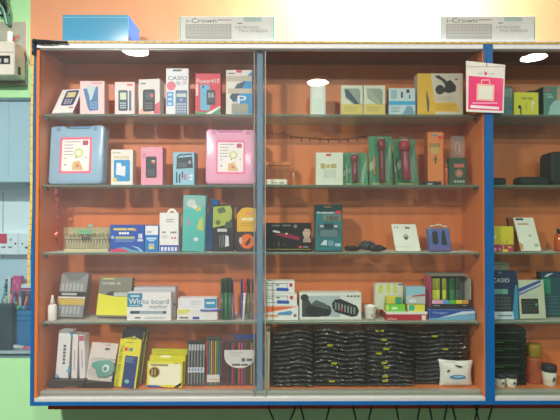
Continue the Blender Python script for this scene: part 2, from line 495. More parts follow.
pane(lx2 + .001, mid1, .004, DOOR_L, (mid1 - .0045, mid1))
pane(mid0, rx_in - .0006, .0095, DOOR_R, (mid0, mid0 + .0045))
pane(rx1 + .001, END - .02, .009, DOOR_E)
part('centre_upright', boxbm(P(257, 225, .02).x, P(262.6, 225, .02).x, .021, .029, zt1, tz0 + .002, .001), M((100, 152, 188), .35))
# shelves with their brackets
for si, s in enumerate((S1, S2, S3, S4)):
    for a, b in ((lx2 + .002, rx_in - .004), (rx1 + .010, END - .02)):
        o = part('shelf', boxbm(a, b, SH_Y0, BACK_Y - .001, s - TH, s - .0002), SHELF)
        mobj('shelf_edge', boxbm(a, b, CY + SH_Y0 - .0012, CY + SH_Y0 - .0001, s - TH, s - .0002), GEDGE, o)
        for bx in (a + .004, b - .012):
            part('shelf_bracket', boxbm(bx, bx + .008, SH_Y0 + .008, SH_Y0 + .028, s - TH - .016, s - TH - .0004, .001), M((86, 92, 70), .4, .1, .4))

# ================================================================== on top of the cabinet
W_ = (243, 243, 240); K_ = (32, 34, 38)
TZ = TOPZ + .0006
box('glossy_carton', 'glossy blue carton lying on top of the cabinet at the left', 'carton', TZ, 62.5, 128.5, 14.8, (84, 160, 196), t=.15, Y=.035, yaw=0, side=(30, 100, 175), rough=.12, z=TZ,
    prints=[('r', 'fold_line', 63, 17.2, 128, 17.9, (140, 205, 225))])
def keyboard_carton(x0, x1, yt, label, flip=False, yaw=0):
    o = box('keyboard_carton', label, 'carton', TZ, x0, x1, yt, (206, 208, 200), t=.05, Y=.03, side=(70, 190, 170), yaw=yaw, group='keyboard cartons on top of the cabinet', z=TZ,
        prints=[('r', 'keyboard_picture', x0+6, yt+8, x0+52, yt+23, (160, 160, 152)),
                ('m', 'key', [(x0+7.5+i*3.6, yt+9.3+j*2.9, x0+10.3+i*3.6, yt+11.3+j*2.9) for i in range(12) for j in range(4)], (174, 175, 168)),
                ('t', 'lettering', 'i-Crown', x0+7, yt+2.2, x0+37, yt+6.8, (72, 74, 78)),
                ('m', 'small_print', [(x0+38, yt+3.3, x0+52, yt+4.6)], (170, 150, 150)),
                ('r', 'teal_tag', x0+64, yt+1.3, x0+82, yt+5.3, (150, 178, 172)),
                ('m', 'small_print', [(x0+58, yt+6.6, x0+63, yt+7.8)], (130, 132, 128)),
                ('t', 'lettering', 'KEYBOARD', x0+56, yt+10, x0+80, yt+12.6, (142, 143, 138)),
                ('t', 'lettering', 'MULTIMEDIA', x0+60, yt+13.6, x0+88, yt+16.2, (142, 143, 138)),
                ('r', 'edge_stripe', x1-1.3, yt+.3, x1-.2, yt+23.5, (70, 190, 170)), ('r', 'edge_stripe', x0+.2, yt+.3, x0+1.2, yt+23.5, (70, 190, 170))])
    return o
keyboard_carton(179.5, 274.5, 16.2, 'pale grey carton with a keyboard picture near the middle of the cabinet top')
keyboard_carton(440, 535.5, 16.0, 'pale grey carton with a keyboard picture at the right end of the cabinet top')
o = mobj('hanging_wire', tubebm([(0, 0, 0), (.001, 0, .12), (-.001, 0, .3)], .0016, 5), M((120, 110, 95), .6), None, (P(352.6, 40, WALL_Y-.004).x, WALL_Y - .004, TOPZ))
tag(o, 'thin wire running straight down the bright wall behind the cabinet', 'wire')

# ================================================================== row 1
def phone(x0, y0, x1, y1, body, scr, keys=(210, 220, 230), half=.46):
    h = y1 - y0; w_ = x1 - x0
    return [('q', 'phone_picture', x0, y0, x1, y1, min(w_, h)*.16, body),
            ('r', 'screen', x0+w_*.18, y0+h*.12, x1-w_*.16, y0+h*half, scr),
            ('m', 'keypad', [(x0+w_*(.2+.22*i), y0+h*(.60+.11*j), x0+w_*(.34+.22*i), y0+h*(.66+.11*j)) for i in range(3) for j in range(3)], keys)]
G1 = 'phone boxes on the top shelf'
box('phone_box', 'white phone box leaning back beside the left cabinet side', 'box', S1, 51, 74.6, 84.6, W_, t=.024, Y=.055, lean=29, yaw=-12, side=(150, 60, 90), group=G1,
    prints=phone(57, 89, 71.5, 107, (52, 52, 108), (232, 220, 150)) + [('r', 'red_mark', 68, 109, 73, 110.5, (215, 90, 110))])
box('phone_box', 'pale pink phone box with a tapering blue keypad phone', 'box', S1, 80, 104.5, 81, (246, 214, 212), group=G1, side=(235, 190, 190),
    prints=[('p', 'phone_picture', [(83.3, 89), (98, 86.5), (98.3, 110), (89.5, 111), (87.5, 107)], (66, 122, 178)), ('p', 'screen', [(86, 86), (96, 86.5), (92, 99), (90, 101), (89, 95)], (200, 222, 225)),
            ('m', 'keypad', [(90+2.6*i, 102+2.6*j, 91.8+2.6*i, 103.4+2.6*j) for i in range(3) for j in range(3)], (140, 180, 215)), ('r', 'small_print', 92, 82.6, 102, 83.8, (225, 150, 150))])
box('phone_box', 'cream phone box with a slim dark phone and a pink corner tag', 'box', S1, 114.8, 134.6, 82, (248, 226, 222), group=G1, t=.045,
    prints=phone(118.4, 90.2, 127.8, 111, (38, 76, 100), (210, 226, 190)) + [('q', 'phone_side_picture', 129, 90.4, 131.4, 111, 1, (60, 112, 140)), ('r', 'pink_tag', 127, 83.8, 132.4, 86, (240, 110, 130))])
box('phone_box', 'white phone box with a black phone and a rose corner', 'box', S1, 139.6, 161.5, 79, (240, 238, 232), group=G1, yaw=-7, side=(225, 220, 214),
    prints=[('p', 'rose_corner', [(155, 114), (156, 105), (161.3, 102), (161.3, 114)], (226, 92, 120)), ('p', 'peach_corner', [(140, 114), (140, 110), (144, 107), (155, 114)], (246, 196, 176))]
    + phone(144, 89.5, 156.6, 111.5, (46, 52, 56), (70, 92, 100), (130, 140, 145)) + [('o', 'screen_icon', 153.3, 95.6, 1.8, 1.8, (226, 96, 130)), ('r', 'small_print', 142, 83, 147, 84, (90, 90, 90))])
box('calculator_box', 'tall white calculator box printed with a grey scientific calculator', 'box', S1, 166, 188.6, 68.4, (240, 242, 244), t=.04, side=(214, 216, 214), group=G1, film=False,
    prints=[('r', 'hang_slot', 173, 69.6, 181.5, 71.4, (96, 92, 84)), ('t', 'lettering', 'CASIO', 168, 76.2, 187, 80, (34, 62, 96)), ('o', 'pink_seal', 171.3, 86, 4.5, 4.6, (236, 110, 132)),
            ('o', 'pale_seal', 184.6, 82.8, 2.3, 2.6, (226, 210, 205)), ('t', 'lettering', 'fx', 176.5, 81.2, 180.8, 85, (90, 110, 130)), ('r', 'blue_panel', 166.6, 92, 173.4, 106, (72, 160, 226)),
            ('m', 'panel_icon', [(168, 93.5+4.6*j, 172, 96+4.6*j) for j in range(3)], (200, 226, 245)), ('r', 'calculator_picture', 175.6, 90.4, 187.2, 114, (92, 122, 160)),
            ('r', 'display_picture', 176.6, 93.6, 186.2, 97.2, (200, 218, 210)), ('o', 'cursor_pad', 181.2, 100, 1.6, 1.1, (170, 200, 230)),
            ('m', 'keypad', [(176.6+2.5*i, 103.4+2.6*j, 178.4+2.5*i, 105+2.6*j) for i in range(4) for j in range(4)], (196, 206, 220))])
box('phone_box', 'red phone box with two light blue phones on it', 'box', S1, 195.3, 220.6, 73.4, (222, 66, 84), group=G1,
    prints=[('p', 'green_swoosh', [(195.6, 114), (195.6, 111.2), (204, 112.5), (213, 110), (220.3, 106.4), (220.3, 114)], (60, 168, 110)), ('p', 'white_swoosh', [(205, 114), (220.3, 106), (220.3, 107.6), (211, 114)], W_),
            ('t', 'lettering', 'Power410', 196.6, 78.6, 219.4, 83.6, W_), ('r', 'pale_flare', 195.8, 84, 198.3, 96, (250, 200, 205)),
            ('q', 'phone_picture', 200.4, 84.8, 209.8, 110.5, 1.5, (106, 186, 220)), ('o', 'camera_dot', 203.2, 87, 1, 1.4, (50, 80, 100)), ('q', 'phone_picture', 206.6, 90.2, 215.4, 105, 1, (44, 66, 72)),
            ('r', 'screen', 207.4, 91.6, 214.6, 102, (60, 92, 92)), ('t', 'lettering', '55', 208.2, 93.2, 213.8, 97.6, W_)])
box('phone_box', 'white and blue phone box with a large letter P', 'box', S1, 226, 252.3, 70, (238, 236, 226), group=G1, side=(40, 140, 190),
    prints=[('p', 'blue_panel', [(252, 71), (252, 114), (233, 114), (238, 104), (230, 97), (240, 84)], (34, 156, 214)), ('p', 'phone_picture', [(229.6, 97.4), (237, 84), (246, 81), (240, 93), (234, 103)], (58, 88, 106)),
            ('m', 'paper_strip', [(226.6, 76, 251.8, 81.4), (228, 88.6, 251.8, 93.6)], (206, 196, 176)), ('t', 'lettering', 'P', 237.6, 95.8, 246.4, 104.4, W_), ('r', 'grey_sticker', 231.6, 103.6, 248.4, 113.4, (166, 164, 146)),
            ('r', 'red_tag', 236.3, 70.5, 241.8, 72.8, (236, 60, 76)), ('r', 'small_print', 228, 73, 235, 74, (120, 120, 110))])
box('small_box', 'small plain white block in place of the bright rectangle under the mirrored lamp', 'box', S1, 310.5, 325.5, 86, (244, 248, 244), t=.04, Y=.09, side=(225, 230, 225),  # block put in for a bright rectangle below the mirrored lamp
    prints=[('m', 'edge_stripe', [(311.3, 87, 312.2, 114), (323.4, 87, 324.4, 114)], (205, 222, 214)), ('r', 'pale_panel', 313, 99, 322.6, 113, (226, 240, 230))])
for i, (x0, c, lb) in enumerate(((341.2, (60, 84, 104), 'white and yellow earphone box with a dark blue window, beside the white and yellow twin'), (363.6, (170, 180, 164), 'white and yellow earphone box with a pale window, next to the blue and white box'))):
    box('earphone_box', lb, 'box', S1, x0, x0+21.6, 85.4, (222, 226, 208), group='white and yellow earphone boxes', Y=.07, t=.03,
        prints=[('r', 'yellow_base', x0+.4, 104, x0+21.2, 115.6, (226, 204, 110)), ('p', 'window', [(x0+3, 88.6), (x0+17, 88.6), (x0+19, 91), (x0+19, 104.8), (x0+13, 104.4), (x0+4, 98)], (150, 164, 152)),
                ('p', 'earphone_picture', [(x0+3.4, 89), (x0+7, 90), (x0+18, 104), (x0+13, 104), (x0+5, 97)], c), ('m', 'small_print', bars(x0+3, 107, x0+18, 112.6, 3, .35), (178, 160, 96))])
box('earphone_box', 'blue and white earphone box with a bright blue band', 'box', S1, 388.8, 415.4, 88.2, (206, 224, 230), Y=.07, t=.04, side=(70, 130, 160),
    prints=[('r', 'blue_band', 389, 101.2, 415.2, 105, (60, 176, 226)), ('m', 'earphone_picture', [(401, 92, 402.8, 98), (406.4, 89.6, 409.4, 93), (409, 95, 410.2, 99)], (56, 62, 70)),
            ('q', 'photo_panel', 390.6, 90, 397, 99, .8, (166, 196, 206)), ('p', 'photo_panel', [(402, 115), (407, 106), (412, 106.5), (415, 115)], (124, 160, 192)), ('m', 'small_print', bars(391, 107, 400, 113, 4, .4), (130, 170, 190))])
box('headphone_box', 'large yellow and white box with black ear hook headphones', 'box', S1, 417.4, 463, 73.4, (220, 210, 192), Y=.065, t=.05, side=(205, 196, 180),
    prints=[('p', 'yellow_side', [(417.6, 73.6), (430.6, 73.6), (434.6, 102.6), (456, 102.6), (459.8, 111.6), (435, 111.8), (436, 115.4), (417.6, 115.4)], (236, 186, 62)),
            ('o', 'headphone_picture', 440, 89.8, 4.6, 4.8, (44, 44, 44)), ('p', 'headphone_picture', [(444, 92), (445.6, 82), (450.6, 80), (456, 86), (455.6, 91.4), (449, 93.4)], (50, 50, 50)),
            ('p', 'headphone_picture', [(434.4, 76), (439, 75.4), (445, 79.6), (448.4, 83), (446, 86.6), (442, 81), (437, 78.2)], (58, 58, 56)),
            ('p', 'pen_picture', [(426, 91), (426.8, 91), (429.4, 102), (429, 111.8), (427.4, 111.8), (426.4, 101)], (88, 110, 96)), ('m', 'small_print', bars(437, 97, 453, 101.6, 2, .45), (202, 190, 160)),
            ('m', 'small_print', bars(436, 104.6, 456, 110.6, 3, .4), (206, 156, 60)), ('o', 'small_logo', 456.3, 79.6, 1.8, .9, (110, 110, 106))])

# hanging payment placard on the post, code left out
pc = P(485.4, 62, -.012)
plc = empty('payment_placard', (pc.x, -.012, P(485, 113.5, -.012).z)); tag(plc, 'pink and white placard hanging by a hook from the blue post', 'sign')
def ploc(px, py):
    p = P(px, py, -.012); return (p.x - pc.x, p.z - plc.location.z)
def qd(pts): return [ploc(*p) for p in pts]
mobj('board', prismbm(qd([(466, 61), (505, 65), (503.4, 113.4), (466.4, 112)]), -.003, .003, .001), M((236, 232, 220), .35), plc)
put_prints(plc, [('p', 'pink_panel', [(468.4, 76), (503, 78.6), (502, 111), (467.8, 109.4)], (234, 62, 118)), ('r', 'header_fold', 467, 66.6, 504, 67.4, (190, 186, 170)),
    ('p', 'bird_mark', [(483.6, 71.4), (487.4, 73.6), (484.8, 76)], (200, 40, 70)), ('m', 'small_print', [(478, 73.2, 483, 74.2), (489, 73.6, 494, 74.6)], (190, 186, 176)),
    ('p', 'bag_picture', [(476.6, 84), (494, 85.2), (493.4, 101.4), (476, 100.4)], (244, 198, 176)), ('p', 'blank_square', [(478.4, 86), (492.2, 86.8), (491.8, 99.6), (478, 98.8)], (232, 232, 214)),
    ('m', 'bag_handle', [(480.6, 80.6, 481.6, 84), (488.6, 80.8, 489.6, 84.4), (481, 79.8, 489, 80.8)], (246, 190, 180)),
    ('m', 'white_print', [(472, 102.6, 497, 104)], (250, 170, 200)), ('p', 'white_print', [(470, 105.2), (498.6, 107.2), (498.4, 109.8), (470, 108)], (248, 232, 238))], ploc, -.003, .3)
mobj('hook', tubebm(smooth_path([(*ploc(486.3, 67)[:1], -.003, ploc(486, 67)[1]), (ploc(486.3, 62)[0], -.004, ploc(486, 62)[1]), (ploc(486.3, 56)[0], .004, ploc(486, 56)[1])], 4), .0012, 6), M(K_, .4), plc)

# right bay, row 1
box('glossy_box', 'teal box wrapped in film partly behind the pink placard', 'box', S1, 502, 512.6, 87.4, (96, 148, 150), Y=.07, t=.04, film=True, prints=[('r', 'blue_panel', 508, 106, 512, 111, (70, 130, 180)), ('r', 'pale_panel', 503, 89, 512, 97, (160, 172, 172))])
box('earbud_box', 'bright yellow earbud box with black and white earbud pictures', 'box', S1, 513.8, 538.6, 92.4, (226, 220, 56), Y=.065, t=.05,
    prints=[('m', 'lettering', [(521.6, 97.6, 526.4, 99.4), (527.4, 97.6, 532.6, 99.4)], (150, 146, 56)), ('o', 'earbud_picture', 519.6, 107, 1.6, 1.8, (30, 34, 30)), ('r', 'earbud_picture', 520.2, 107, 521.4, 114.6, (30, 34, 30)), ('r', 'earbud_picture', 525.8, 104, 526.6, 111, (186, 176, 60)),
            ('o', 'earbud_picture', 533, 103, 1.6, 1.8, (240, 238, 220)), ('r', 'earbud_picture', 531.6, 103, 532.6, 110.6, (240, 238, 220))])
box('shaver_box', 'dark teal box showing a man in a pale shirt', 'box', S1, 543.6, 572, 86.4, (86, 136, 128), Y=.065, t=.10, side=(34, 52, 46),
    prints=[('p', 'shirt_picture', [(548, 118), (550, 106), (555, 100.6), (566, 99), (572, 106), (572, 118)], (170, 206, 206)), ('p', 'neck_picture', [(557, 101), (557, 92), (562, 92), (562, 101)], (196, 168, 148)), ('o', 'face_picture', 560, 91, 3.6, 4.4, (192, 160, 140)),
            ('q', 'red_tag', 545.4, 89, 550, 91.6, 1, (206, 96, 92)), ('m', 'lettering', [(546, 94, 552, 95.4), (547, 96.4, 553, 98)], (150, 190, 180))])
box('dark_flap', 'dark folded flap lying behind the yellow earbud box', 'flap', S1, 529, 541, 90.6, (44, 66, 52), Y=.13, t=.02)

# ================================================================== row 2
def plastic_case(x0, x1, yt, Y, yaw, c, cs, clab, label, hx0, hx1):
    cx, W, H, loc = frame_for(S2, x0, x1, yt, Y, 0, R(yaw)); t = .055
    root = empty('plastic_case', (cx, Y + t, S2 + .0005), (R(-4), 0, R(yaw))); tag(root, label, 'case', 'carry cases on the second shelf')
    h0 = loc(hx0, 0)[0]; h1 = loc(hx1, 0)[0]
    r = .016
    pts = [p for p in rrect(-W/2, W/2, 0, H, r)]
    top = [(h1 + .006, H), (h1 - .004, H - .012), (h0 + .004, H - .012), (h0 - .006, H)]
    k = 5; pts = pts[:k] + top + pts[k:]
    pm = M(c, .22, .08, 0, 25)
    mobj('shell', prismbm(pts, -t, -.001, .007, 2), pm, root, None, None, True)
    mobj('handle', tubebm(smooth_path([(h0 - .004, -t/2, H - .016), (h0 + .004, -t/2, H - .004), (h0 + .012, -t/2, H - .0015), (h1 - .012, -t/2, H - .0015), (h1 - .004, -t/2, H - .004), (h1 + .004, -t/2, H - .016)], 4), .0055, 8), M(cs, .25), root, None, None, True)
    mobj('seam', prismbm([(-W/2 + .001, .012), (W/2 - .001, .012), (W/2 - .001, .0135), (-W/2 + .001, .0135)], -t - .0008, -t + .004), M(cs, .3), root)
    for s in (-1, 1):
        mobj('latch', boxbm(s*W*.34 - .008, s*W*.34 + .008, -t - .003, -t + .002, H - .022, H - .002, .001), M(cs, .25), root)
    X = lambda u: x0 + u*(x1 - x0); ybot = proj((cx, Y, S2))[1]; V = lambda v: yt + v*(ybot - yt)
    put_prints(root, [('q', 'pink_border', X(.20), V(.20), X(.79), V(.82), 2, clab), ('q', 'paper_label', X(.24), V(.24), X(.75), V(.78), 1.2, (246, 242, 236)),
        ('r', 'pink_square', X(.62), V(.26), X(.72), V(.34), (190, 80, 110)), ('m', 'small_print', [(X(.28), V(.27+.055*i), X(.45 if i else .58), V(.285+.055*i)) for i in range(5)], (176, 172, 176)),
        ('o', 'flower_picture', X(.55), V(.47), (x1-x0)*.085, (x1-x0)*.085, (206, 220, 150)), ('o', 'flower_centre', X(.55), V(.47), (x1-x0)*.05, (x1-x0)*.05, (244, 240, 220)),
        ('p', 'gold_picture', [(X(.44), V(.76)), (X(.45), V(.63)), (X(.57), V(.60)), (X(.65), V(.76))], (226, 190, 130)), ('o', 'heart_picture', X(.54), V(.69), (x1-x0)*.03, (x1-x0)*.025, (220, 110, 110)),
        ('m', 'small_dot', [(X(.3), V(.55), X(.32), V(.57)), (X(.5), V(.54), X(.52), V(.56)), (X(.68), V(.54), X(.7), V(.56)), (X(.3), V(.66), X(.33), V(.68))], (80, 80, 90))], loc, -t, .35)
plastic_case(47.4, 104.6, 125.6, .05, -6, (150, 186, 208), (122, 164, 194), (238, 120, 146), 'pale blue plastic carry case with a pink bordered label', 65, 91)
plastic_case(205, 255, 129.4, .055, 3, (240, 176, 204), (226, 150, 190), (244, 130, 172), 'pink plastic carry case with a pink bordered label', 217, 241)
box('small_device_box', 'white box with a bright blue panel beside the pale blue case', 'box', S2, 111, 132.8, 149.6, (242, 238, 226), t=.05, side=(220, 214, 200),
    prints=[('q', 'blue_panel', 113.8, 160, 130, 181.4, 1.2, (30, 156, 214)), ('p', 'white_device', [(116.6, 163), (121, 163), (121.5, 166.5), (125.6, 166), (125, 176.4), (116, 174.5)], (236, 244, 248)), ('r', 'gold_band', 113.8, 156, 129.4, 158.6, (226, 214, 180)),
            ('p', 'yellow_badge', [(112, 178.6), (117, 178), (117, 180.6), (114.4, 182.6)], (246, 220, 110)), ('m', 'small_print', [(113, 152.4, 114.4, 153.6), (115.2, 152.6, 120.6, 153.4)], (180, 150, 140))])
box('phone_box', 'pink phone box with a dark grey phone on the second shelf', 'box', S2, 141.4, 163.4, 147.2, (240, 164, 186), t=.055, side=(206, 130, 150), yaw=-3,
    prints=phone(146.4, 156.6, 157.4, 178, (56, 62, 70), (60, 76, 84), (110, 118, 124), .4) + [('m', 'screen_icon', [(152.4, 160.4, 154, 162), (154.2, 160.4, 155.8, 162)], (236, 220, 140)), ('r', 'screen_icon', 152.4, 162.2, 155.8, 163.8, (226, 70, 80)), ('tv', 'lettering', '3G', 143.4, 153.4, 146, 158.4, (120, 60, 80)), ('m', 'small_print', bars(144, 150, 155, 152, 1), (226, 200, 205))])
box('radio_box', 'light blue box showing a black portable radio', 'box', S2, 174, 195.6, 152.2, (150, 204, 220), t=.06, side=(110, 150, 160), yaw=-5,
    prints=[('p', 'radio_picture', [(178, 158), (193.4, 156.8), (194.4, 168), (177.4, 169)], (56, 70, 78)), ('m', 'radio_grille', [(179, 163+1.6*j, 188, 163.7+1.6*j) for j in range(3)], (110, 128, 136)), ('o', 'radio_dial', 191, 162.4, 1.6, 1.8, (150, 160, 166)),
            ('p', 'radio_handle', [(177, 158), (180, 154.4), (193, 153.6), (193.4, 154.8), (181, 155.6), (178.4, 158)], (50, 60, 66)), ('m', 'printed_mark', [(177, 172, 178.4, 183), (180, 174, 181.4, 183), (183, 171.6, 184.2, 178)], (60, 84, 104)),
            ('m', 'printed_mark', [(185.2, 174, 187.4, 180)], (210, 120, 160)), ('m', 'printed_mark', [(191, 174.6, 194, 177), (191, 178.2, 194, 180.4)], (236, 246, 248))])
# translucent orange container with a white power pack in front, and a small dropper beside it
OT = clear('orange_translucent', (.95, .72, .50), .06, .2, .25, (.80, .40, .18), .3)
cx, W, H, loc = frame_for(S2, 266.5, 290, 162, .12)
root = empty('orange_container', (cx, .12, S2 + .0005)); tag(root, 'see-through orange plastic container behind the white power pack', 'container')
mobj('body', prismbm(rrect(-W/2, W/2, 0, H*.86, .006), 0, .05, .002), OT, root); mobj('lid', prismbm(rrect(-W/2 - .001, W/2 + .001, H*.865, H, .003), -.001, .051, .001), M((214, 132, 78), .35), root)
box('power_pack', 'white rounded power pack lying flat on the second shelf', 'power pack', S2, 265.6, 287.4, 179.4, (236, 232, 214), t=.05, Y=.055, bev=.0045, prints=[('m', 'small_print', [(272.6, 182.4, 278, 183.2), (279.4, 182.2, 284, 183.6)], (150, 150, 140))])
pc_ = P(294, 186, .09)
root = empty('dropper_bottle', (pc_.x, .09, S2 + .0005)); tag(root, 'slim amber bottle with a thin spout beside the orange container', 'bottle')
mobj('body', lathebm([(.009, 0), (.0098, .004), (.0098, .052), (.006, .060)], 14), OT, root, None, None, True); mobj('spout', lathebm([(.0045, .0605), (.0028, .075), (.0012, .115)], 10), M((196, 130, 90), .35), root, None, None, True)
box('white_carton', 'plain white carton with a gold printed label before the green torch cards', 'box', S2, 316, 343, 152.6, (226, 230, 214), t=.05, Y=.06,
    prints=[('r', 'red_mark', 326, 154, 331, 156.2, (220, 70, 76)), ('m', 'gold_print', [(320.6, 163.6, 325, 168.6), (326, 164.6, 330, 168), (331, 164, 336.4, 168.2)], (190, 176, 110)), ('r', 'grey_window', 324, 169.4, 336, 178, (206, 212, 200))])
GC = (58, 142, 100)
def torch_card(x0, x1, yt, Y, lean, yaw, tx, ty0, ty1, w_, label, pen=None, dark=None, c=(128, 44, 52)):
    le, ya = R(lean), R(yaw)
    cx, W, H, loc = frame_for(S2, x0, x1, yt, Y, le, ya)
    root = mobj('torch_card', boxbm(-W/2, W/2, -.002, 0, 0, H, .0004), M(GC, .4, .12, 0, 12), None, (cx, Y + .003, S2 + .0005), (-le, 0, ya)); tag(root, label, 'torch pack', 'torches packed on green cards')
    put_prints(root, [('p', 'pale_flash', [(x0 + .5, yt + (186-yt)*.55), (x0 + (x1-x0)*.3, yt + (186-yt)*.45), (x0 + (x1-x0)*.3, yt + (186-yt)*.6), (x0+.5, yt+(186-yt)*.72)], (150, 190, 160)),
                      ('p', 'pale_flash', [(x1 - 8, 182), (x1 - 6, yt + 20), (x1 - 1, yt + 6), (x1 - 1, yt + 11), (x1 - 4, 183)], (134, 178, 148)), ('m', 'small_print', [(x0+3, 183.6, x1-4, 184.6)], (210, 200, 120))], loc, -.002)
    a = loc(tx, ty0); b = loc(tx, ty1); L = a[1] - b[1]; r = w_/2 / F * (DIST + Y)
    tm = M(c, .25, .06); ty = -.003 - r*1.28
    mobj('torch_head', lathebm([(r*.95, L*.70), (r*1.25, L*.80), (r*1.25, L*.93), (r*1.05, L*.96)], 16), M(tuple(min(255, int(v*1.15)) for v in c), .25), root, (a[0], ty, b[1]), None, True)
    mobj('torch_body', lathebm([(r*.8, 0), (r*.95, L*.03), (r*.92, L*.35), (r*.86, L*.66), (r*.9, L*.699)], 16), tm, root, (a[0], ty, b[1]), None, True)
    mobj('torch_lens', lathebm([(r*1.0, L*.961), (r*.9, L*.985)], 16), M((214, 214, 204), .15), root, (a[0], ty, b[1]), None, True)
    if dark: mobj('wrist_strap', tubebm(smooth_path([(a[0] - r*1.2, -.006, a[1] - L*.4), (a[0] - r*1.7, -.006, a[1] - L*.6), (a[0] - r*1.2, -.006, b[1] + .006)], 4), .003, 6), M((38, 40, 44), .5), root)
    if pen:
        q = loc(pen[0], pen[2]); q1 = loc(pen[0], pen[1])
        mobj('pen_light', lathebm([(.003, 0), (.0042, .004), (.0042, (q1[1]-q[1])*.9), (.003, q1[1]-q[1])], 10), M(pen[3], .3), root, (q[0], -.008, q[1]), None, True)
    mobj('blister', prismbm(rrect(a[0] - r*1.9, a[0] + r*1.9, b[1] - .004, a[1] + .004, .008), ty - r*1.6, -.0024, .002), FILM(), root)
torch_card(343.4, 368, 152.4, .075, 8, 0, 354.6, 154.5, 183, 6, 'short maroon torch on the smallest green card', (347.3, 164, 183, (120, 170, 130)))
torch_card(369.6, 393, 135.6, .09, 6, 0, 381.6, 138, 183, 6.2, 'long slim maroon torch on a tall green card with an orange pen light', (374.6, 157, 175, (210, 140, 90)))
torch_card(395.4, 419, 138.4, .075, 10, 7, 404.6, 141, 181, 9, 'thick maroon torch on a tilted green card beside the orange carton', None, True, (150, 40, 56))
# orange tall carton, jar, blister bottle
box('tall_carton', 'tall orange carton with a painted branch and a dark base', 'box', S2, 427.6, 443.4, 132, (224, 136, 76), t=.05, Y=.07, side=(170, 84, 50),
    prints=[('r', 'teal_dash', 432.3, 134.6, 437.6, 136.2, (70, 160, 170)), ('o', 'red_seal', 440.2, 137.6, 2.6, 1.9, (236, 60, 60)), ('o', 'pale_leaf', 434.4, 149, 5, 5.5, (200, 170, 100)), ('t', 'lettering', '2000', 429.4, 143.4, 440, 147.6, (60, 60, 40)),
            ('p', 'branch_picture', [(434.8, 164), (435.6, 155), (436.6, 155), (436.2, 164)], (50, 90, 50)), ('p', 'branch_picture', [(431, 161.6), (435.6, 157.4), (439.6, 161.6), (435.8, 159)], (60, 96, 56))])
box('dark_tray', 'flat black tray under the jar before the orange carton', 'tray', S2, 423.4, 441.6, 181.4, (46, 42, 40), t=.018, Y=.045, prints=[('o', 'pale_mark', 430, 184, 3, 1, (160, 156, 150))])
pj = P(441, 186, .052)
root = empty('amber_jar', (P(446.2, 186, .09).x, .098, S2 + .0005)); tag(root, 'glossy orange jar standing to the right of the orange carton', 'jar')
mobj('body', lathebm([(.013, 0), (.0155, .004), (.0155, .072), (.012, .080)], 18), M((206, 104, 56), .12), root, None, None, True)
mobj('lid', lathebm([(.0125, .0805), (.0135, .082), (.0135, .096), (.012, .098)], 18), M((190, 92, 52), .25), root, None, None, True)
cx, W, H, loc = frame_for(S2, 449.2, 466.6, 158, .065)
root = mobj('blister_pack', boxbm(-W/2, W/2, -.035, 0, 0, H, .001), M((56, 84, 62), .4), None, (cx, .10, S2 + .0005)); tag(root, 'dark green pack with a clear bubble top holding a wire ring', 'pack')
put_prints(root, [('m', 'red_print', [(454, 164, 464, 167.6)], (196, 104, 90)), ('o', 'round_mark', 459, 173.4, 4, 4, (176, 116, 96)), ('o', 'round_mark', 459, 173.4, 2, 2, (196, 140, 116)), ('m', 'small_print', [(454 + 2.8*i, 180.6, 456 + 2.8*i, 182.6) for i in range(4)], (180, 190, 170))], loc, -.035)
a0 = loc(452.6, 135.6); a1 = loc(465.6, 158)
mobj('bubble', prismbm(rrect(a0[0], a1[0], H + .0005, a0[1], .006), -.03, -.004, .003), clear('bubble_film', (.93, .94, .92), .12, .08, .12), root)
mobj('wire_ring', tubebm([(math.cos(k*math.pi/8)*.010 + (a0[0]+a1[0])/2, -.017, H + .045 + math.sin(k*math.pi/8)*.026) for k in range(17)], .0015, 6), M((214, 210, 196), .3, .03, .3), root)
# string of small lights on the back panel
fp = [P(x, y, BACK_Y - .004) for x, y in ((266, 133.4), (285, 134.4), (292, 136.4), (320, 139), (345, 139.2), (360, 137), (372, 134.6), (392, 131.5))]
root = empty('light_string', fp[3]); tag(root, 'thin wire of tiny lights hung across the back panel above the white carton', 'light string')
mobj('wire', tubebm([(p[0]-fp[3].x, 0, p[2]-fp[3].z) for p in smooth_path(fp, 5)], .0014, 5), M((150, 96, 70), .5), root)
for i, (x, y) in enumerate(((272, 133.6), (283, 134), (291, 136.4), (301.5, 137.6), (309.6, 138.2), (320, 139), (328.4, 139.3), (339.6, 139.4), (348, 138.8), (357.4, 137.4), (365, 135.8))):
    p = P(x, y, BACK_Y - .004) - fp[3]
    up = -1 if i not in (0, 1) else 1
    mobj('tiny_bulb', lathebm([(.0022, 0), (.0020, .012), (.0008, .017)], 6), M((130, 78, 62), .4), root, (p.x, 0, p.z), (R(180) if up < 0 else 0, 0, 0), True)
# right bay row 2: soft black cases
def soft_case(x0, x1, yt, S, Y, label, t=.07, tilt=0, c=(30, 40, 36)):
    cx, W, H, loc = frame_for(S, x0, x1, yt, Y)
    r = min(W, H)*.45 if W > 2*H else min(W, H)*.16
    root = mobj('soft_case', prismbm(rrect(-W/2, W/2, 0, H, r, 6), -t/2, t/2, r*.5, 3), M(c, .6, .1), None, (cx, Y + t/2, S + .0006), (0, R(tilt), 0), True); tag(root, label, 'case', 'soft black cases in the right bay')
    mobj('zip', boxbm(-W/2 + r*.6, W/2 - r*.6, -t/2 - .0008, -t/2 + .001, H*.5 - .0012, H*.5 + .0012), M((70, 76, 72), .4), root)
soft_case(487, 507, 177.8, S2, .08, 'small soft black case half hidden by the blue post')
soft_case(520.6, 549.6, 176.6, S2, .08, 'long soft black case lying on its own in the right bay')
soft_case(551, 590, 151.5, S2, .07, 'tall soft black bag at the right edge of the picture', .09)

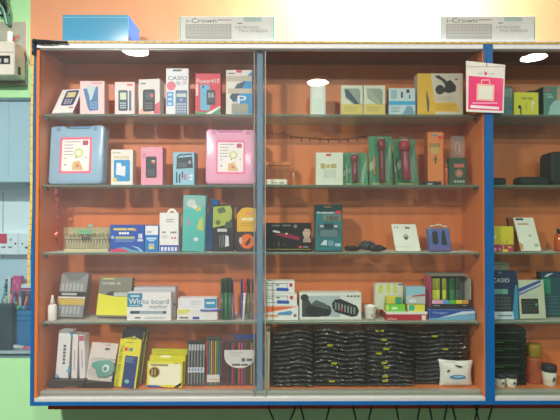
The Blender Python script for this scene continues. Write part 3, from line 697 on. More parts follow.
# ================================================================== row 3
# red foil tinsel hanging at the inner left side
tp = P(57, 187, .10)
root = empty('foil_garland', (tp.x, .10, S2 - TH - .001)); tag(root, 'thin strip of shiny red foil hanging at the inner left side below the blue case', 'garland')
rg = random.Random(5)
bm = bmesh.new(); prev = None
for k in range(26):
    z = -.005 - k*.0095
    dx = rg.uniform(-.006, .006); dy = rg.uniform(-.006, .006); ww = rg.uniform(.003, .008)
    cur = [bm.verts.new((dx - ww, dy, z)), bm.verts.new((dx + ww, -dy, z + rg.uniform(-.004, .004)))]
    if prev: bm.faces.new((prev[0], prev[1], cur[1], cur[0]))
    prev = cur
mobj('foil', bm, M((182, 72, 48), .25, .15, .2), root)
mobj('pink_bow', tubebm(smooth_path([(-.006, -.004, -.004), (.004, -.01, -.012), (-.003, -.012, -.02), (.008, -.008, -.024)], 4), .0035, 6), M((246, 120, 160), .1, .05, .3), root, None, None, True)

# clear case of drill bits
cx, W, H, loc = frame_for(S3, 64, 108.4, 227.8, .06)
t = .035
root = empty('bit_case', (cx, .06 + t, S3 + .0005)); tag(root, 'clear plastic case of small metal bits with a hanging tab', 'tool case')
mobj('tray', boxbm(-W/2, W/2, -t, 0, 0, H*.12, .001), M((206, 200, 160), .35), root)
mobj('back_plate', boxbm(-W/2, W/2, -.004, 0, H*.125, H, .001), M((214, 206, 160), .35), root)
for k in range(15):
    x = -W/2 + W*(k + .7)/15.4
    mobj('bit', lathebm([(.0035, 0), (.0038, .002), (.0036, H*.34), (.0022, H*.36), (.002, H*.46)], 8), M((206, 200, 168), .3, .05, .3), root, (x, -t + .012, H*.125), None, True)
for k in range(10):
    x = -W/2 + W*(k + .8)/10.6
    mobj('socket', lathebm([(.005, 0), (.005, .018), (.0035, .020)], 8), M((178, 176, 150), .3, .05, .5), root, (x, -t + .020, H*.60), None, True)
mobj('label_strip', boxbm(-W*.2, W*.14, -t + .001, -t + .002, H*.74, H*.93), M((120, 200, 160), .4), root)
mobj('divider', boxbm(-W/2 + .001, W/2 - .001, -t + .002, -.0045, H*.55, H*.58), M((216, 210, 176), .35), root)
mobj('cover', boxbm(-W/2 - .001, W/2 + .001, -t - .002, -.0001, H*.122, H + .002, .002), clear('case_cover', (.95, .95, .90), .07, .1, .10, (.8, .78, .6)), root)
mobj('hang_tab', prismbm(rrect(-.009 + W*.02, .013 + W*.02, H + .0022, H + .016, .006), -.006, -.003), M((150, 176, 160), .3), root)
put_prints(root, [('m', 'small_print', [(82 + 2.2*i, 237, 83.4 + 2.2*i, 240.4) for i in range(4)], (70, 70, 60))], loc, -t - .0025)

BB = (24, 84, 176)
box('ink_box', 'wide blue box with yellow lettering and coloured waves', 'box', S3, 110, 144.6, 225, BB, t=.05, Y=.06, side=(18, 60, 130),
    prints=[('m', 'yellow_print', [(113.6, 228.2, 127, 230.4), (127.8, 228.2, 134.4, 230.4)], (222, 206, 110)), ('o', 'orange_mark', 135, 230, 1.3, 1.3, (230, 150, 90)), ('m', 'lettering', [(119 + 2.6*i, 232.2, 121.2 + 2.6*i, 234.4) for i in range(4)], W_), ('o', 'pale_mark', 112.6, 237.4, 1.4, 1.6, (150, 210, 236)),
            ('m', 'yellow_print', [(115, 236.6, 134.6, 238.8)], (190, 196, 120)), ('m', 'small_print', bars(115, 239.6, 135.4, 242.6, 2, .5), (120, 160, 215)), ('m', 'white_device', [(138.4, 233.8, 142.4, 238.4), (137.4, 239, 143, 241.4)], (206, 220, 230)),
            ('p', 'pink_wave', [(110.4, 251.8), (110.4, 249.6), (117, 248.6), (124, 248.4), (132, 251), (136, 251.8)], (216, 60, 104)), ('p', 'teal_wave', [(116, 248.4), (124, 247), (132, 249.6), (142, 252), (130, 252), (123, 248.6)], (80, 170, 190)),
            ('p', 'pale_wave', [(131, 246), (138, 247), (143.6, 251.6), (141, 251.6), (137, 248.4)], (150, 200, 226))])
box('ink_box', 'narrow blue and white box beside the wide blue box', 'box', S3, 145, 158.4, 225.4, (30, 130, 200), t=.05, Y=.06,
    prints=[('r', 'white_top', 145.3, 226, 158.1, 235, (236, 240, 240)), ('m', 'small_print', bars(146.6, 231.4, 152, 233.8, 2), (130, 140, 150)), ('m', 'lettering', [(146.6, 237.6, 156.4, 239.6), (148.6, 240.2, 154.4, 241.4)], (190, 222, 240)), ('r', 'yellow_panel', 148.8, 243.6, 154.2, 249.2, (220, 214, 130)), ('r', 'grey_panel', 148.8, 243.4, 154.2, 246, (170, 186, 196))])
o = box('white_carton', 'white carton with a rounded hanging tab and a blue foot', 'box', S3, 159.6, 178.6, 212.8, (240, 240, 236), t=.05, Y=.06, side=(214, 212, 206),
    prints=[('r', 'blue_foot', 159.9, 245.2, 178.4, 252.4, (52, 84, 172)), ('m', 'white_print', [(161+3.4*i, 247, 163.4+3.4*i, 251) for i in range(5)], (220, 226, 240)), ('m', 'small_print', bars(166, 219, 174, 223.4, 2, .5), (170, 172, 174)),
            ('m', 'small_print', [(162, 231.6, 166, 233), (170.4, 231.6, 176.6, 233.4)], (150, 152, 156)), ('m', 'pink_mark', [(171, 237, 173, 239), (174, 237, 176, 239)], (226, 130, 150)), ('m', 'small_print', bars(162, 235.6, 168, 239, 2), (200, 200, 200))])
cxx, W, H, loc = frame_for(S3, 159.6, 178.6, 212.8, .06)
a = [loc(164.6 + 4.8 - 4.8*math.cos(math.pi*k/10), 212.7 - 4.4*math.sin(math.pi*k/10)) for k in range(11)]
b = [loc(169.4 + 2.6*math.cos(math.pi*k/10), 212.7 - 1.9*math.sin(math.pi*k/10)) for k in range(11)]
mobj('hang_tab', prismbm(a + b, -.004, -.002), M((236, 236, 226), .4), o)
o = box('pencil_case', 'tall aqua pencil case in clear film', 'pencil case', S3, 182, 204.6, 195.6, (96, 208, 196), t=.045, Y=.055, side=(90, 180, 176), roll=1.5, rough=.2, bev=.003, film=True,
    prints=[('p', 'grey_top', [(182.6, 196.4), (204, 196.4), (204, 206), (182.6, 210)], (150, 200, 194)), ('o', 'pale_picture', 190, 203.6, 4.6, 4, (214, 226, 216)), ('o', 'pale_picture', 193.6, 207, 2.6, 2.4, (236, 238, 226)), ('p', 'yellow_picture', [(194, 211.6), (199, 205), (200, 211)], (222, 222, 110)),
            ('p', 'yellow_picture', [(196, 229), (198, 220), (202, 216), (203, 231), (200, 231)], (206, 222, 120)), ('m', 'pink_picture', [(187.2, 220, 188.4, 222), (186.6, 222.4, 189.4, 225.4)], (206, 150, 196)), ('o', 'white_spot', 195.6, 239.6, 2.4, 2, (240, 250, 248))])
box('pencil_case', 'bright blue pencil case leaning behind the aqua one', 'pencil case', S3, 203.6, 212, 199.8, (30, 130, 214), t=.05, Y=.13, roll=8, rough=.2, bev=.003, prints=[('r', 'clip', 209, 204, 211.6, 212, (20, 100, 190))])
box('strap_box', 'black box with a green printed upper half', 'box', S3, 212.6, 233.6, 204.6, (34, 42, 46), t=.04, Y=.085,
    prints=[('p', 'green_panel', [(213.2, 207), (230, 205.6), (232, 210), (231.6, 219), (226, 225), (212.8, 228)], (172, 190, 84)), ('p', 'dark_blot', [(217, 209), (224, 206.8), (226, 212), (219, 214)], (96, 112, 62)), ('o', 'dark_blot', 218, 222.6, 2.6, 2.4, (100, 116, 60)), ('p', 'dark_green_panel', [(224, 228), (226, 222), (232, 221), (232.4, 228)], (62, 92, 70)),
            ('r', 'white_tag', 217.4, 228.8, 227, 231.8, (206, 212, 206)), ('p', 'white_picture', [(225, 247), (225.6, 235), (228.6, 236.4), (229, 246)], (226, 230, 230)), ('m', 'small_print', [(219.4, 236, 220.2, 247), (221.6, 235, 222.4, 248), (223.4, 235, 224.2, 246)], (130, 140, 140))])
box('strap_box', 'black box with a yellow panel and a round orange badge', 'box', S3, 236.4, 256, 207, (40, 42, 40), t=.04, Y=.06, side=(60, 66, 40),
    prints=[('p', 'yellow_panel', [(237, 214), (242, 208.4), (247, 207.4), (255.8, 208.4), (255.8, 231.6), (237, 231.8)], (236, 186, 50)), ('q', 'pink_tag', 245.2, 212.4, 252.2, 214.8, 1, (244, 150, 120)), ('m', 'lettering', [(241.4, 217.8, 246.6, 220.8), (247.2, 217.8, 254.6, 220.8)], (250, 236, 180)), ('m', 'small_print', bars(241, 223, 255, 227.4, 2, .4), (196, 152, 40)),
            ('o', 'orange_badge', 247.2, 241.4, 7.4, 7.4, (240, 112, 30)), ('p', 'badge_picture', [(244.6, 244.6), (247, 241), (251, 236.6), (250, 243), (247, 246)], (60, 30, 20)), ('o', 'pale_disc', 240.6, 240.6, 1.6, 3.4, (206, 196, 186))])
SKIN = (206, 176, 160)
box('straightener_box', 'wide black box with a red hair straightener and a portrait', 'box', S3, 266, 311.4, 223, (34, 34, 36), t=.05, Y=.06, rough=.25,
    prints=[('m', 'lettering', [(271.4, 224.8, 280, 226.4), (282.4, 224.8, 290.6, 226.4)], (110, 112, 112)), ('o', 'small_logo', 295.4, 226.4, 1.8, 1.8, (130, 132, 130)), ('p', 'straightener_picture', [(272.6, 232), (280, 233.2), (280, 231.6), (273, 230)], (214, 212, 206)),
            ('p', 'straightener_picture', [(273.4, 234.4), (286, 233), (300, 237.4), (299, 240.4), (288, 238)], (150, 40, 70)), ('o', 'white_spot', 286.6, 233.8, 1.1, .9, (220, 216, 216)), ('m', 'small_print', [(273, 244, 275, 245), (278, 242, 279.4, 247), (284, 244, 286, 245.6)], (84, 84, 84)),
            ('p', 'shoulder_picture', [(303, 240), (304.8, 236), (309, 236), (310.8, 240), (310.8, 242.4), (303, 242.4)], (176, 150, 140)), ('o', 'portrait_face', 306.6, 232.4, 4, 5.6, SKIN), ('p', 'portrait_hair', [(302.2, 233), (302.4, 227), (306, 225.4), (310.6, 227.4), (311, 233), (309.6, 229.4), (305, 228.8)], (40, 32, 32)),
            ('m', 'portrait_eye', [(304.2, 231, 305.6, 231.6), (307.6, 231, 309, 231.6)], (60, 44, 44)), ('r', 'portrait_mouth', 305.4, 235.4, 307.8, 236, (160, 96, 96)),
            ('r', 'yellow_line', 266.4, 249, 310.8, 249.7, (150, 146, 50)), ('m', 'red_mark', [(298.6, 246, 302, 248)], (206, 60, 70)), ('m', 'small_print', [(303, 246.4, 308, 247.6)], (150, 150, 150))])
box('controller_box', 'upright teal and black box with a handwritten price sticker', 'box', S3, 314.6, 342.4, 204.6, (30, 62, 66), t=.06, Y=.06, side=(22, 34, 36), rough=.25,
    prints=[('p', 'teal_glow', [(316, 212), (341.6, 212), (342, 250.6), (315, 250.6)], (52, 122, 128)), ('m', 'lettering', [(316.8, 211.8, 320.4, 213.6), (321.4, 212, 334, 213.6)], (190, 206, 204)), ('q', 'red_tag', 335.6, 210.8, 341, 214, .6, (226, 44, 60)), ('r', 'price_sticker', 322.8, 215.2, 341.4, 221, (120, 130, 112)), ('t', 'handwriting', '1800', 327, 216, 338, 220.4, (46, 56, 50)),
            ('q', 'device_picture', 317.6, 224, 340, 238, 5, (72, 100, 106)), ('q', 'device_picture', 320, 230, 338, 237, 3, (104, 130, 134)), ('r', 'device_picture', 324.6, 223.6, 333, 229.4, (46, 66, 70)), ('m', 'white_picture', [(320, 225.2, 323.4, 227.4), (334, 225.2, 337.6, 227.4)], (190, 206, 206)),
            ('p', 'white_picture', [(320.6, 245), (324, 240.4), (327, 240), (327, 245.4)], (206, 222, 226)), ('r', 'inset_picture', 328.2, 240.6, 333.6, 246, (110, 160, 170)), ('r', 'inset_picture', 335, 243.4, 340.6, 246.4, (176, 206, 214)), ('r', 'top_print', 324, 206.4, 331, 207.6, (150, 120, 80))])
# crumpled dark plastic bags
def crumple(name, label, x0, x1, yt, S, Y, t, seed, c=(44, 46, 50), rough=.14, group=None, cat='bag', amp=.3):
    cx, W, H, loc = frame_for(S, x0, x1, yt, Y)
    bm = bmesh.new(); bmesh.ops.create_icosphere(bm, subdivisions=3, radius=1)
    rr = random.Random(seed); ph = [rr.uniform(0, 6) for _ in range(9)]
    for v in bm.verts:
        n = v.co.normalized()
        f = 1 + amp*(math.sin(n.x*7+ph[0])*math.sin(n.y*6+ph[1]+n.z*4) * .6 + math.sin(n.x*13+ph[2]+n.z*9)*.25 + rr.uniform(-.12, .12))
        v.co = Vector((n.x*W/2*f, n.y*t/2*f, n.z*H/2*f))
    zmin = min(v.co.z for v in bm.verts); zmax = max(v.co.z for v in bm.verts)
    for v in bm.verts: v.co.z = (v.co.z - zmin)/(zmax - zmin)*H
    o = mobj(name, bm, M(c, rough, .1), None, (cx, Y + t/2, S + .0006)); tag(o, label, cat, group); return o
crumple('plastic_bag', 'flat crumpled dark bag beside the teal and black box', 345.4, 362, 245.4, S3, .05, .05, 1, group='dark bags on the third shelf')
crumple('plastic_bag', 'crumpled dark bag with grey shine, tallest of the dark bags', 360, 375.6, 240.6, S3, .11, .05, 2, (70, 74, 78), group='dark bags on the third shelf')
crumple('plastic_bag', 'small crumpled dark bag nearest to the white card', 369, 386, 245, S3, .05, .04, 3, group='dark bags on the third shelf')
o = box('sleeve_card', 'white card with a tiny crest leaning back in a clear sleeve', 'card', S3, 395.6, 421, 224.4, (236, 238, 228), t=.006, Y=.06, lean=28, yaw=3,
    prints=[('m', 'small_print', [(398, 227.6, 399, 229.4), (401, 227.6, 402, 229.4), (409, 228, 414, 230)], (120, 120, 116)), ('o', 'crest', 408.4, 238, 2.4, 3, (90, 84, 70)), ('o', 'crest', 408.4, 236.6, 2.2, 1.4, (190, 180, 120)), ('r', 'small_print', 396, 247.4, 412, 248, (210, 212, 206))], film=True)
o = box('earphone_pack', 'blue pack with a dark headset picture and a white twist on top', 'pack', S3, 429, 451.4, 228.6, (84, 116, 190), t=.02, Y=.06, lean=11, yaw=9, film=True,
    prints=[('q', 'headset_picture', 432.4, 232, 438.6, 245.6, 3, (34, 40, 50)), ('p', 'headset_picture', [(441.6, 246), (443, 233), (446, 231), (448, 246)], (40, 46, 56)), ('p', 'teal_band', [(429.3, 236), (432, 236), (432, 229.4), (429.3, 229.4)], (80, 150, 190)), ('r', 'purple_base', 429.3, 247, 451, 251.4, (110, 104, 176))])
cx, W, H, loc = frame_for(S3, 429, 451.4, 228.6, .06, R(11), R(9))
mobj('white_twist', tubebm(smooth_path([(-W*.4, -.012, H + .006), (-W*.1, -.014, H + .010), (W*.1, -.012, H + .014), (W*.25, -.014, H + .006), (W*.46, -.012, H + .006)], 5), [.003 + .003*(k % 5 == 2) for k in range(21)], 6), M((226, 214, 190), .35), o, None, None, True)
# right bay row 3
box('small_box', 'yellow and pink carton at the left of the right bay', 'box', S3, 494, 513.6, 226.4, (222, 206, 50), t=.05, Y=.05, side=(150, 130, 30),
    prints=[('r', 'pink_base', 493.2, 244.6, 513.4, 252.4, (186, 64, 96)), ('p', 'white_bird', [(493.4, 240), (494, 236), (496.4, 234), (495.6, 239)], (240, 236, 200)), ('m', 'white_print', [(494, 248, 496.4, 251), (499, 248, 500.6, 251)], (230, 180, 190)), ('m', 'yellow_mark', [(502.4, 249.4, 508, 252.6), (508, 246.4, 511, 248)], (236, 216, 60)), ('m', 'pencil_picture', [(502.6, 242, 503.8, 249), (506.4, 239, 507.6, 243)], (200, 160, 90))])
box('notebook', 'white covered notebook leaning back against others in the right bay', 'notebook', S3, 520.4, 542, 217.6, (236, 238, 226), t=.012, Y=.055, lean=20, yaw=6, side=(190, 120, 70),
    prints=[('m', 'lettering', [(522, 219.4, 530.4, 221.4)], (40, 60, 46)), ('m', 'red_print', [(523, 224.6, 535, 226)], (206, 140, 110)), ('p', 'orange_corner', [(520.6, 251), (520.6, 243), (524, 246), (523, 251)], (226, 150, 90)), ('m', 'faint_print', [(532, 236, 535, 238), (536, 245, 540, 248)], (180, 190, 176))])
box('notebook', 'worn brown notebook behind the white covered notebook', 'notebook', S3, 514, 532, 217.4, (150, 84, 46), t=.016, Y=.082, lean=19, yaw=8, side=(120, 76, 44))
pb = P(561, 252, .07)
root = empty('amber_bottle', (pb.x, .08, S3 + .0005)); tag(root, 'amber bottle with a dark cap at the right edge of the picture', 'bottle')
mobj('body', lathebm([(.018, 0), (.020, .004), (.020, .066), (.010, .078)], 18), M((196, 90, 40), .15), root, None, None, True); mobj('cap', lathebm([(.011, .0785), (.011, .098), (.009, .10)], 14), M((50, 46, 44), .3), root, None, None, True)

# ================================================================== row 4
def bottle(name, label, px, S, Y, prof, cap, c, cc, cat, group=None):
    root = empty(name, (P(px, 300, Y).x, Y + max(r for r, z in prof), S + .0005)); tag(root, label, cat, group)
    mobj('body', lathebm(prof, 18), M(c, .3), root, None, None, True); mobj('cap', lathebm(cap, 14), M(cc, .3), root, None, None, True); return root
bottle('glue_bottle', 'small white glue bottle at the left end of the fourth shelf', 50.4, S4, .05, [(.017, 0), (.018, .003), (.018, .060), (.011, .070)], [(.009, .0705), (.009, .082), (.005, .096), (.004, .108)], (238, 236, 228), (220, 218, 210), 'bottle')
o = box('pen_pack', 'grey clear pack with a dark label and a yellow stripe leaning back', 'pack', S4, 54.8, 83.6, 275.8, (142, 148, 146), t=.03, Y=.085, lean=16, yaw=-5, side=(110, 116, 114), film=True, rough=.25,
    prints=[('p', 'flap_picture', [(55.2, 276), (83.4, 276), (74, 284), (64, 284)], (116, 124, 124)), ('m', 'pen_picture', [(57 + 4*i, 287, 59.4 + 4*i, 294) for i in range(6)], (176, 182, 180)), ('r', 'black_band', 55, 295, 83.4, 299.6, (40, 42, 42)), ('m', 'lettering', [(58, 296.2, 74, 298.4)], (180, 184, 180)),
            ('r', 'yellow_band', 55, 301.6, 83.4, 307.6, (206, 178, 90)), ('r', 'white_line', 55, 299.8, 83.4, 301.2, (226, 224, 214)), ('m', 'pen_picture', [(57 + 4*i, 309, 59.4 + 4*i, 316) for i in range(6)], (170, 178, 178))])
box('ink_pack', 'grey and yellow pack leaning back behind the whiteboard marker box', 'pack', S4, 95.5, 129.8, 278.4, (132, 134, 118), t=.03, Y=.095, lean=13, yaw=-5, side=(90, 90, 74), rough=.25,
    prints=[('p', 'yellow_base', [(95.8, 296), (104, 297.6), (114, 299), (129.6, 299), (129.6, 317), (95.8, 317)], (228, 226, 70)), ('m', 'lettering', [(99, 281, 111, 282.6)], (190, 190, 110)), ('m', 'lettering', [(99, 285, 104, 287.4), (105, 285, 112, 287.4), (114, 285, 118, 287.4)], (176, 178, 168)), ('p', 'dark_picture', [(103, 297.4), (108, 294), (117, 294.4), (118, 299)], (70, 74, 74)), ('r', 'pale_picture', 112, 295, 127, 298.6, (190, 196, 190))])
box('marker_carton', 'white carton in film lying behind the whiteboard marker box', 'box', S4, 134, 175.4, 287.6, (218, 222, 226), t=.06, Y=.112, film=True, prints=[('r', 'blue_corner', 173, 303, 175.2, 306, (60, 90, 190)), ('r', 'grey_fold', 136, 290, 173, 291, (196, 200, 206))])
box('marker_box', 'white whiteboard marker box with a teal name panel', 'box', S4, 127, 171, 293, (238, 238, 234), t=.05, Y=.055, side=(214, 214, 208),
    prints=[('r', 'teal_panel', 127.3, 293.3, 142.4, 307, (46, 140, 172)), ('m', 'lettering', [(130.6, 295.4, 139.8, 297)], (206, 228, 234)), ('t', 'lettering', 'Whi', 128.8, 298.4, 142, 304.4, W_), ('m', 'small_print', [(129, 305, 140, 306)], (150, 196, 210)), ('t', 'lettering', 'te board', 143, 299, 168.6, 304, (70, 116, 126)),
            ('t', 'lettering', 'marker', 149.6, 304.4, 167.6, 308.6, (104, 140, 144)), ('q', 'marker_picture', 130, 311, 166.6, 313.8, 1.2, (60, 88, 100)), ('r', 'marker_picture', 139.6, 311, 163, 313.8, (150, 176, 182)), ('m', 'lettering', [(135, 317, 140.4, 318.6)], (110, 112, 116)), ('m', 'small_print', [(145, 317.4, 165, 318.6)], (190, 192, 192))])
zb = S4
box('marker_carton', 'lower flat white carton with a yellow corner and blue print', 'box', S4, 177, 217.6, 309, (232, 232, 224), t=.06, Y=.065, side=(206, 204, 196),
    prints=[('p', 'yellow_corner', [(177.4, 309.4), (191, 309.4), (187, 313.8), (177.4, 314)], (226, 222, 110)), ('r', 'blue_mark', 192.6, 316.8, 199.4, 319.4, (60, 70, 170)), ('m', 'small_print', [(179.4, 317, 188.4, 318.6)], (110, 110, 116))])
zs = P(280, 308.8, .065).z
box('marker_carton', 'upper flat white carton with a teal end panel', 'box', S4, 178, 217, 298.4, (232, 234, 234), t=.055, Y=.068, side=(206, 206, 204), z=zs,
    prints=[('r', 'teal_panel', 204.4, 298.8, 216.6, 308.4, (50, 146, 184)), ('m', 'lettering', [(206.4, 302, 214.6, 304)], (214, 232, 238)), ('m', 'small_print', bars(191, 301, 202, 306, 3, .35), (196, 200, 200))])
def marker(name, px, yt, S, Y, c, cc, label, r=.006, tilt=0, group=None, dy=0, tag_=True):
    H = P(px, yt, Y).z - S
    root = empty(name, (P(px, 300, Y).x, Y + dy, S + .0006), (0, R(tilt), 0)); tag(root, label, 'marker', group)
    mobj('barrel', lathebm([(r*.8, 0), (r, .002), (r, H*.66)], 12), M(c, .28), root, None, None, True)
    mobj('cap', lathebm([(r*1.08, H*.662), (r*1.08, H*.97), (r*.7, H)], 12), M(cc, .28), root, None, None, True)
    mobj('clip', boxbm(-r*.25, r*.25, -r*1.4, -r*1.0, H*.72, H*.96), M(cc, .28), root)
    return root
gm = 'green markers standing in a bundle'
for k, (px, y, dy, c) in enumerate(((222.4, 278.6, 0, (34, 96, 58)), (226.2, 277.8, -.006, (40, 112, 66)), (230.2, 278.2, -.002, (36, 100, 62)), (224.4, 279, .014, (30, 84, 52)), (228.6, 278, .013, (34, 92, 56)))):
    marker('marker_pen', px, y, S4, .075, c, (22, 62, 40), ('leftmost', 'front middle', 'rightmost', 'rear left', 'rear right')[k] + ' green marker of the bundle standing beside the white cartons', .0075, 0, gm, dy)
marker('marker_pen', 234.4, 280, S4, .082, (50, 70, 170), (40, 60, 160), 'slim blue pen at the right of the green marker bundle', .0035, -3)
marker('marker_pen', 241.8, 279.4, S4, .088, (40, 70, 150), (34, 60, 140), 'blue marker behind the red and white pen', .005, 0)
marker('marker_pen', 243.4, 278.6, S4, .066, (222, 214, 210), (214, 40, 64), 'red and white pen leaning in front of the blue marker', .0055, 3)
marker('marker_pen', 248.6, 279, S4, .08, (70, 110, 84), (30, 64, 46), 'dark green marker with a pale band next to the red and white pen', .0075, 0)
marker('marker_pen', 253.2, 280, S4, .08, (104, 92, 92), (60, 44, 48), 'dark grey marker nearest to the centre upright', .0065, 0)
pe = P(214, 308.6, .06)
o = mobj('ball_pen', lathebm([(.0015, 0), (.0035, .006), (.0035, .09), (.003, .093)], 10), M((90, 96, 210), .3), None, (P(206, 308, .06).x, .062, P(206, 308.4, .062).z + .0035), (0, R(90), 0), True); tag(o, 'blue pen lying between the two flat white cartons', 'pen')
o.location = (P(200, 308, .062).x, .058, zs + .0040 - .0075); 
# stapler boxes
zst = S4
def stapler_box(x0, x1, yt, z, label, base, org=False):
    pr = [('m', 'frame_line', [(x0+2, yt+2, x0+24, yt+2.6), (x0+2, yt+8.6, x0+24, yt+9.2), (x0+2, yt+2, x0+2.5, yt+9.2), (x0+23.5, yt+2, x0+24, yt+9.2)], (110, 116, 120)), ('m', 'small_print', [(x0+3.6, yt+4, x0+9, yt+4.8), (x0+12, yt+3.2, x0+16, yt+4.8)], (130, 136, 140)),
          ('p', 'stapler_picture', [(x0+13, yt+6.4), (x0+24, yt+6.8), (x0+25.6, yt+8), (x0+25, yt+10), (x0+13.4, yt+10)], (46, 90, 176)), ('r', 'red_mark', x0+26, yt+2, x0+29, yt+5.6, (206, 44, 84))]
    if org: pr = [('p', 'orange_band', [(x0+.3, yt+.3), (x1-.3, yt+.3), (x0+20, yt+3.4), (x0+.3, yt+7)], (232, 110, 50)), ('m', 'lettering', [(x0+2, yt+8.6, x0+15, yt+10.8)], (236, 150, 100)), ('p', 'stapler_picture', [(x0+14, yt+6.6), (x0+27, yt+4.6), (x0+29, yt+6.4), (x0+27, yt+9), (x0+15, yt+9)], (80, 150, 200)), ('o', 'grey_seal', x0+31.4, yt+9.4, 1.6, 1.6, (130, 110, 120))]
    box('stapler_box', label, 'box', S4, x0, x1, yt, (232, 232, 226), t=.055, Y=.06, side=(210, 210, 204), z=z, prints=pr, group='stapler boxes in a pile')
z1 = P(280, 306, .06).z; z2 = P(280, 293.6, .06).z
stapler_box(263.6, 298.4, 306.2, S4, 'orange and white stapler box at the bottom of the pile', 0, True)
stapler_box(264, 297, 293.8, z1, 'white stapler box in the middle of the pile', 1)
stapler_box(263.4, 294.6, 281.2, z2, 'white stapler box at the top of the pile', 2)
box('speaker_box', 'long white box with a black oval speaker picture', 'box', S4, 299.4, 361.4, 293, (226, 228, 220), t=.06, Y=.068, side=(200, 202, 196),
    prints=[('r', 'photo_panel', 302, 296, 340, 317, (176, 190, 194)), ('p', 'dark_picture', [(302, 317), (302, 300), (308, 299), (312, 305), (318, 308), (320, 317)], (62, 66, 68)), ('q', 'speaker_picture', 306, 305, 331.4, 316.4, 5, (36, 38, 40)), ('p', 'lid_picture', [(310, 305), (316, 300), (326, 304), (331, 310), (322, 308)], (84, 92, 94)), ('o', 'badge', 304.6, 297.6, 4, 3.4, (50, 54, 52)),
            ('p', 'speaker_picture', [(332, 303), (335, 299.6), (341, 299), (357, 306), (359, 311), (357, 316), (352, 317), (335, 312), (332.4, 308)], (40, 42, 42)), ('m', 'grille_slot', [(335 + 3.1*i, 302.6 + .8*i, 336.4 + 3.1*i, 309.6 + .8*i) for i in range(7)], (150, 152, 148)), ('o', 'red_mark', 341.6, 309.8, 1.3, 1.2, (200, 50, 60)), ('m', 'icon', [(347 + 3.4*i, 295.4, 349 + 3.4*i, 297) for i in range(4)], (90, 92, 90))])
root = empty('paper_cup', (P(371, 315, .08).x, .095, S4 + .0005)); tag(root, 'small white cup with a gold mark beside the speaker box', 'cup')
mobj('cup_wall', lathebm([(.021, 0), (.0235, .003), (.026, .054), (.0268, .057), (.0245, .055), (.021, .006)], 20), M((240, 236, 226), .4), root, None, None, True)
put_prints(root, [('q', 'gold_mark', -.001, .012, .010, .024, .003, (206, 150, 70))], lambda a, b: (a, b), -.0252)
# boxes on the right of row 4
box('file_box', 'flat red and white box lying under the little yellow green boxes', 'box', S4, 386, 427.6, 313.4, (184, 40, 56), t=.12, Y=.055, top=(236, 230, 222), side=(150, 60, 60), yaw=0,
    prints=[('r', 'white_edge', 386.2, 311.6, 427.4, 314.4, (236, 232, 224)), ('t', 'lettering', 'plus', 388, 317.4, 396.8, 320.6, (240, 210, 205)), ('r', 'white_tag', 421.8, 315.4, 425.8, 321.4, (236, 226, 216))])
zf = P(280, 313.4, .055).z + .001
G4 = 'little boxes on the red and white box'
zz = zf
box('eraser_box', 'lime green little box at the front left of the pile', 'box', S4, 386, 405.2, 304.6, (122, 206, 66), t=.035, Y=.075, z=zz, group=G4, side=(190, 206, 80), prints=[('q', 'white_mark', 391.6, 307, 397.6, 309.6, 1, (214, 240, 190)), ('r', 'yellow_end', 386.2, 305, 388.6, 310.6, (214, 220, 90))])
box('eraser_box', 'teal and yellow little box at the front right of the pile', 'box', S4, 408, 425, 304.8, (232, 222, 70), t=.035, Y=.075, z=zz, group=G4, prints=[('r', 'teal_half', 408.4, 305.2, 414.6, 310.8, (40, 176, 140)), ('r', 'white_end', 407.9, 305.2, 408.8, 310.8, (226, 230, 220))])
za = P(280, 304.4, .075).z + .0006
box('eraser_box', 'yellow and teal little box in the middle of the pile', 'box', S4, 386.6, 401.6, 296.8, (216, 204, 62), t=.03, Y=.078, z=za, group=G4, prints=[('r', 'teal_half', 395.2, 297.2, 401.4, 303.8, (40, 160, 120))])
box('eraser_box', 'white little box with yellow stripes at the rear of the pile', 'box', S4, 375, 403, 283.6, (218, 222, 204), t=.035, Y=.12, z=zz, group=G4, prints=[('m', 'yellow_stripe', [(378.6, 284.6, 382.4, 293), (386.6, 284.4, 390, 293), (393.4, 283.8, 396.6, 293)], (214, 216, 80)), ('r', 'blue_top', 398, 283.8, 402.8, 285.4, (70, 110, 170))])
box('eraser_box', 'pale blue little box with a red line at the top right of the pile', 'box', S4, 406, 425.4, 287, (150, 200, 216), t=.035, Y=.076, z=za, group=G4, side=(120, 150, 156), prints=[('r', 'grey_half', 406.4, 295.4, 425, 303.6, (196, 200, 196)), ('p', 'red_line', [(412, 295.8), (424.8, 294), (424.8, 296), (412, 297)], (196, 70, 76)), ('r', 'white_mark', 409.4, 299.6, 416, 302.6, (226, 230, 226))])
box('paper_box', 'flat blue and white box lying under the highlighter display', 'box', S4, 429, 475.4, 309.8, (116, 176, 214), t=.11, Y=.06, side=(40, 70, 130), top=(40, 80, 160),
    prints=[('p', 'navy_top', [(429.2, 310), (475.2, 310), (475.2, 312), (455, 314), (440, 318), (429.2, 318)], (38, 78, 164)), ('p', 'white_wave', [(437, 318.4), (450, 315), (462, 311.6), (475.2, 311), (475.2, 313), (458, 315)], (214, 228, 238)), ('t', 'lettering', 'Hangen', 433.4, 311.6, 447, 314.6, (170, 196, 230))])
zd = P(280, 309.8, .06).z + .001
cx, W, H, loc = frame_for(zd, 431, 471, 276.4, .07); t = .08
root = empty('display_tray', (cx, .07 + t, zd)); tag(root, 'open fronted counter display holding yellow and green highlighters', 'display')
DK = M((58, 60, 56), .4); CARD = M((196, 196, 184), .45)
mobj('base', boxbm(-W/2, W/2, -t, 0, 0, .004), DK, root)
mobj('front_lip', boxbm(-W/2, W/2, -t, -t + .0025, .0045, H*.28), M((34, 36, 34), .4), root)
mobj('rear_wall', boxbm(-W/2, W/2, -.0025, 0, .0045, H*1.05), M((120, 124, 110), .45), root)
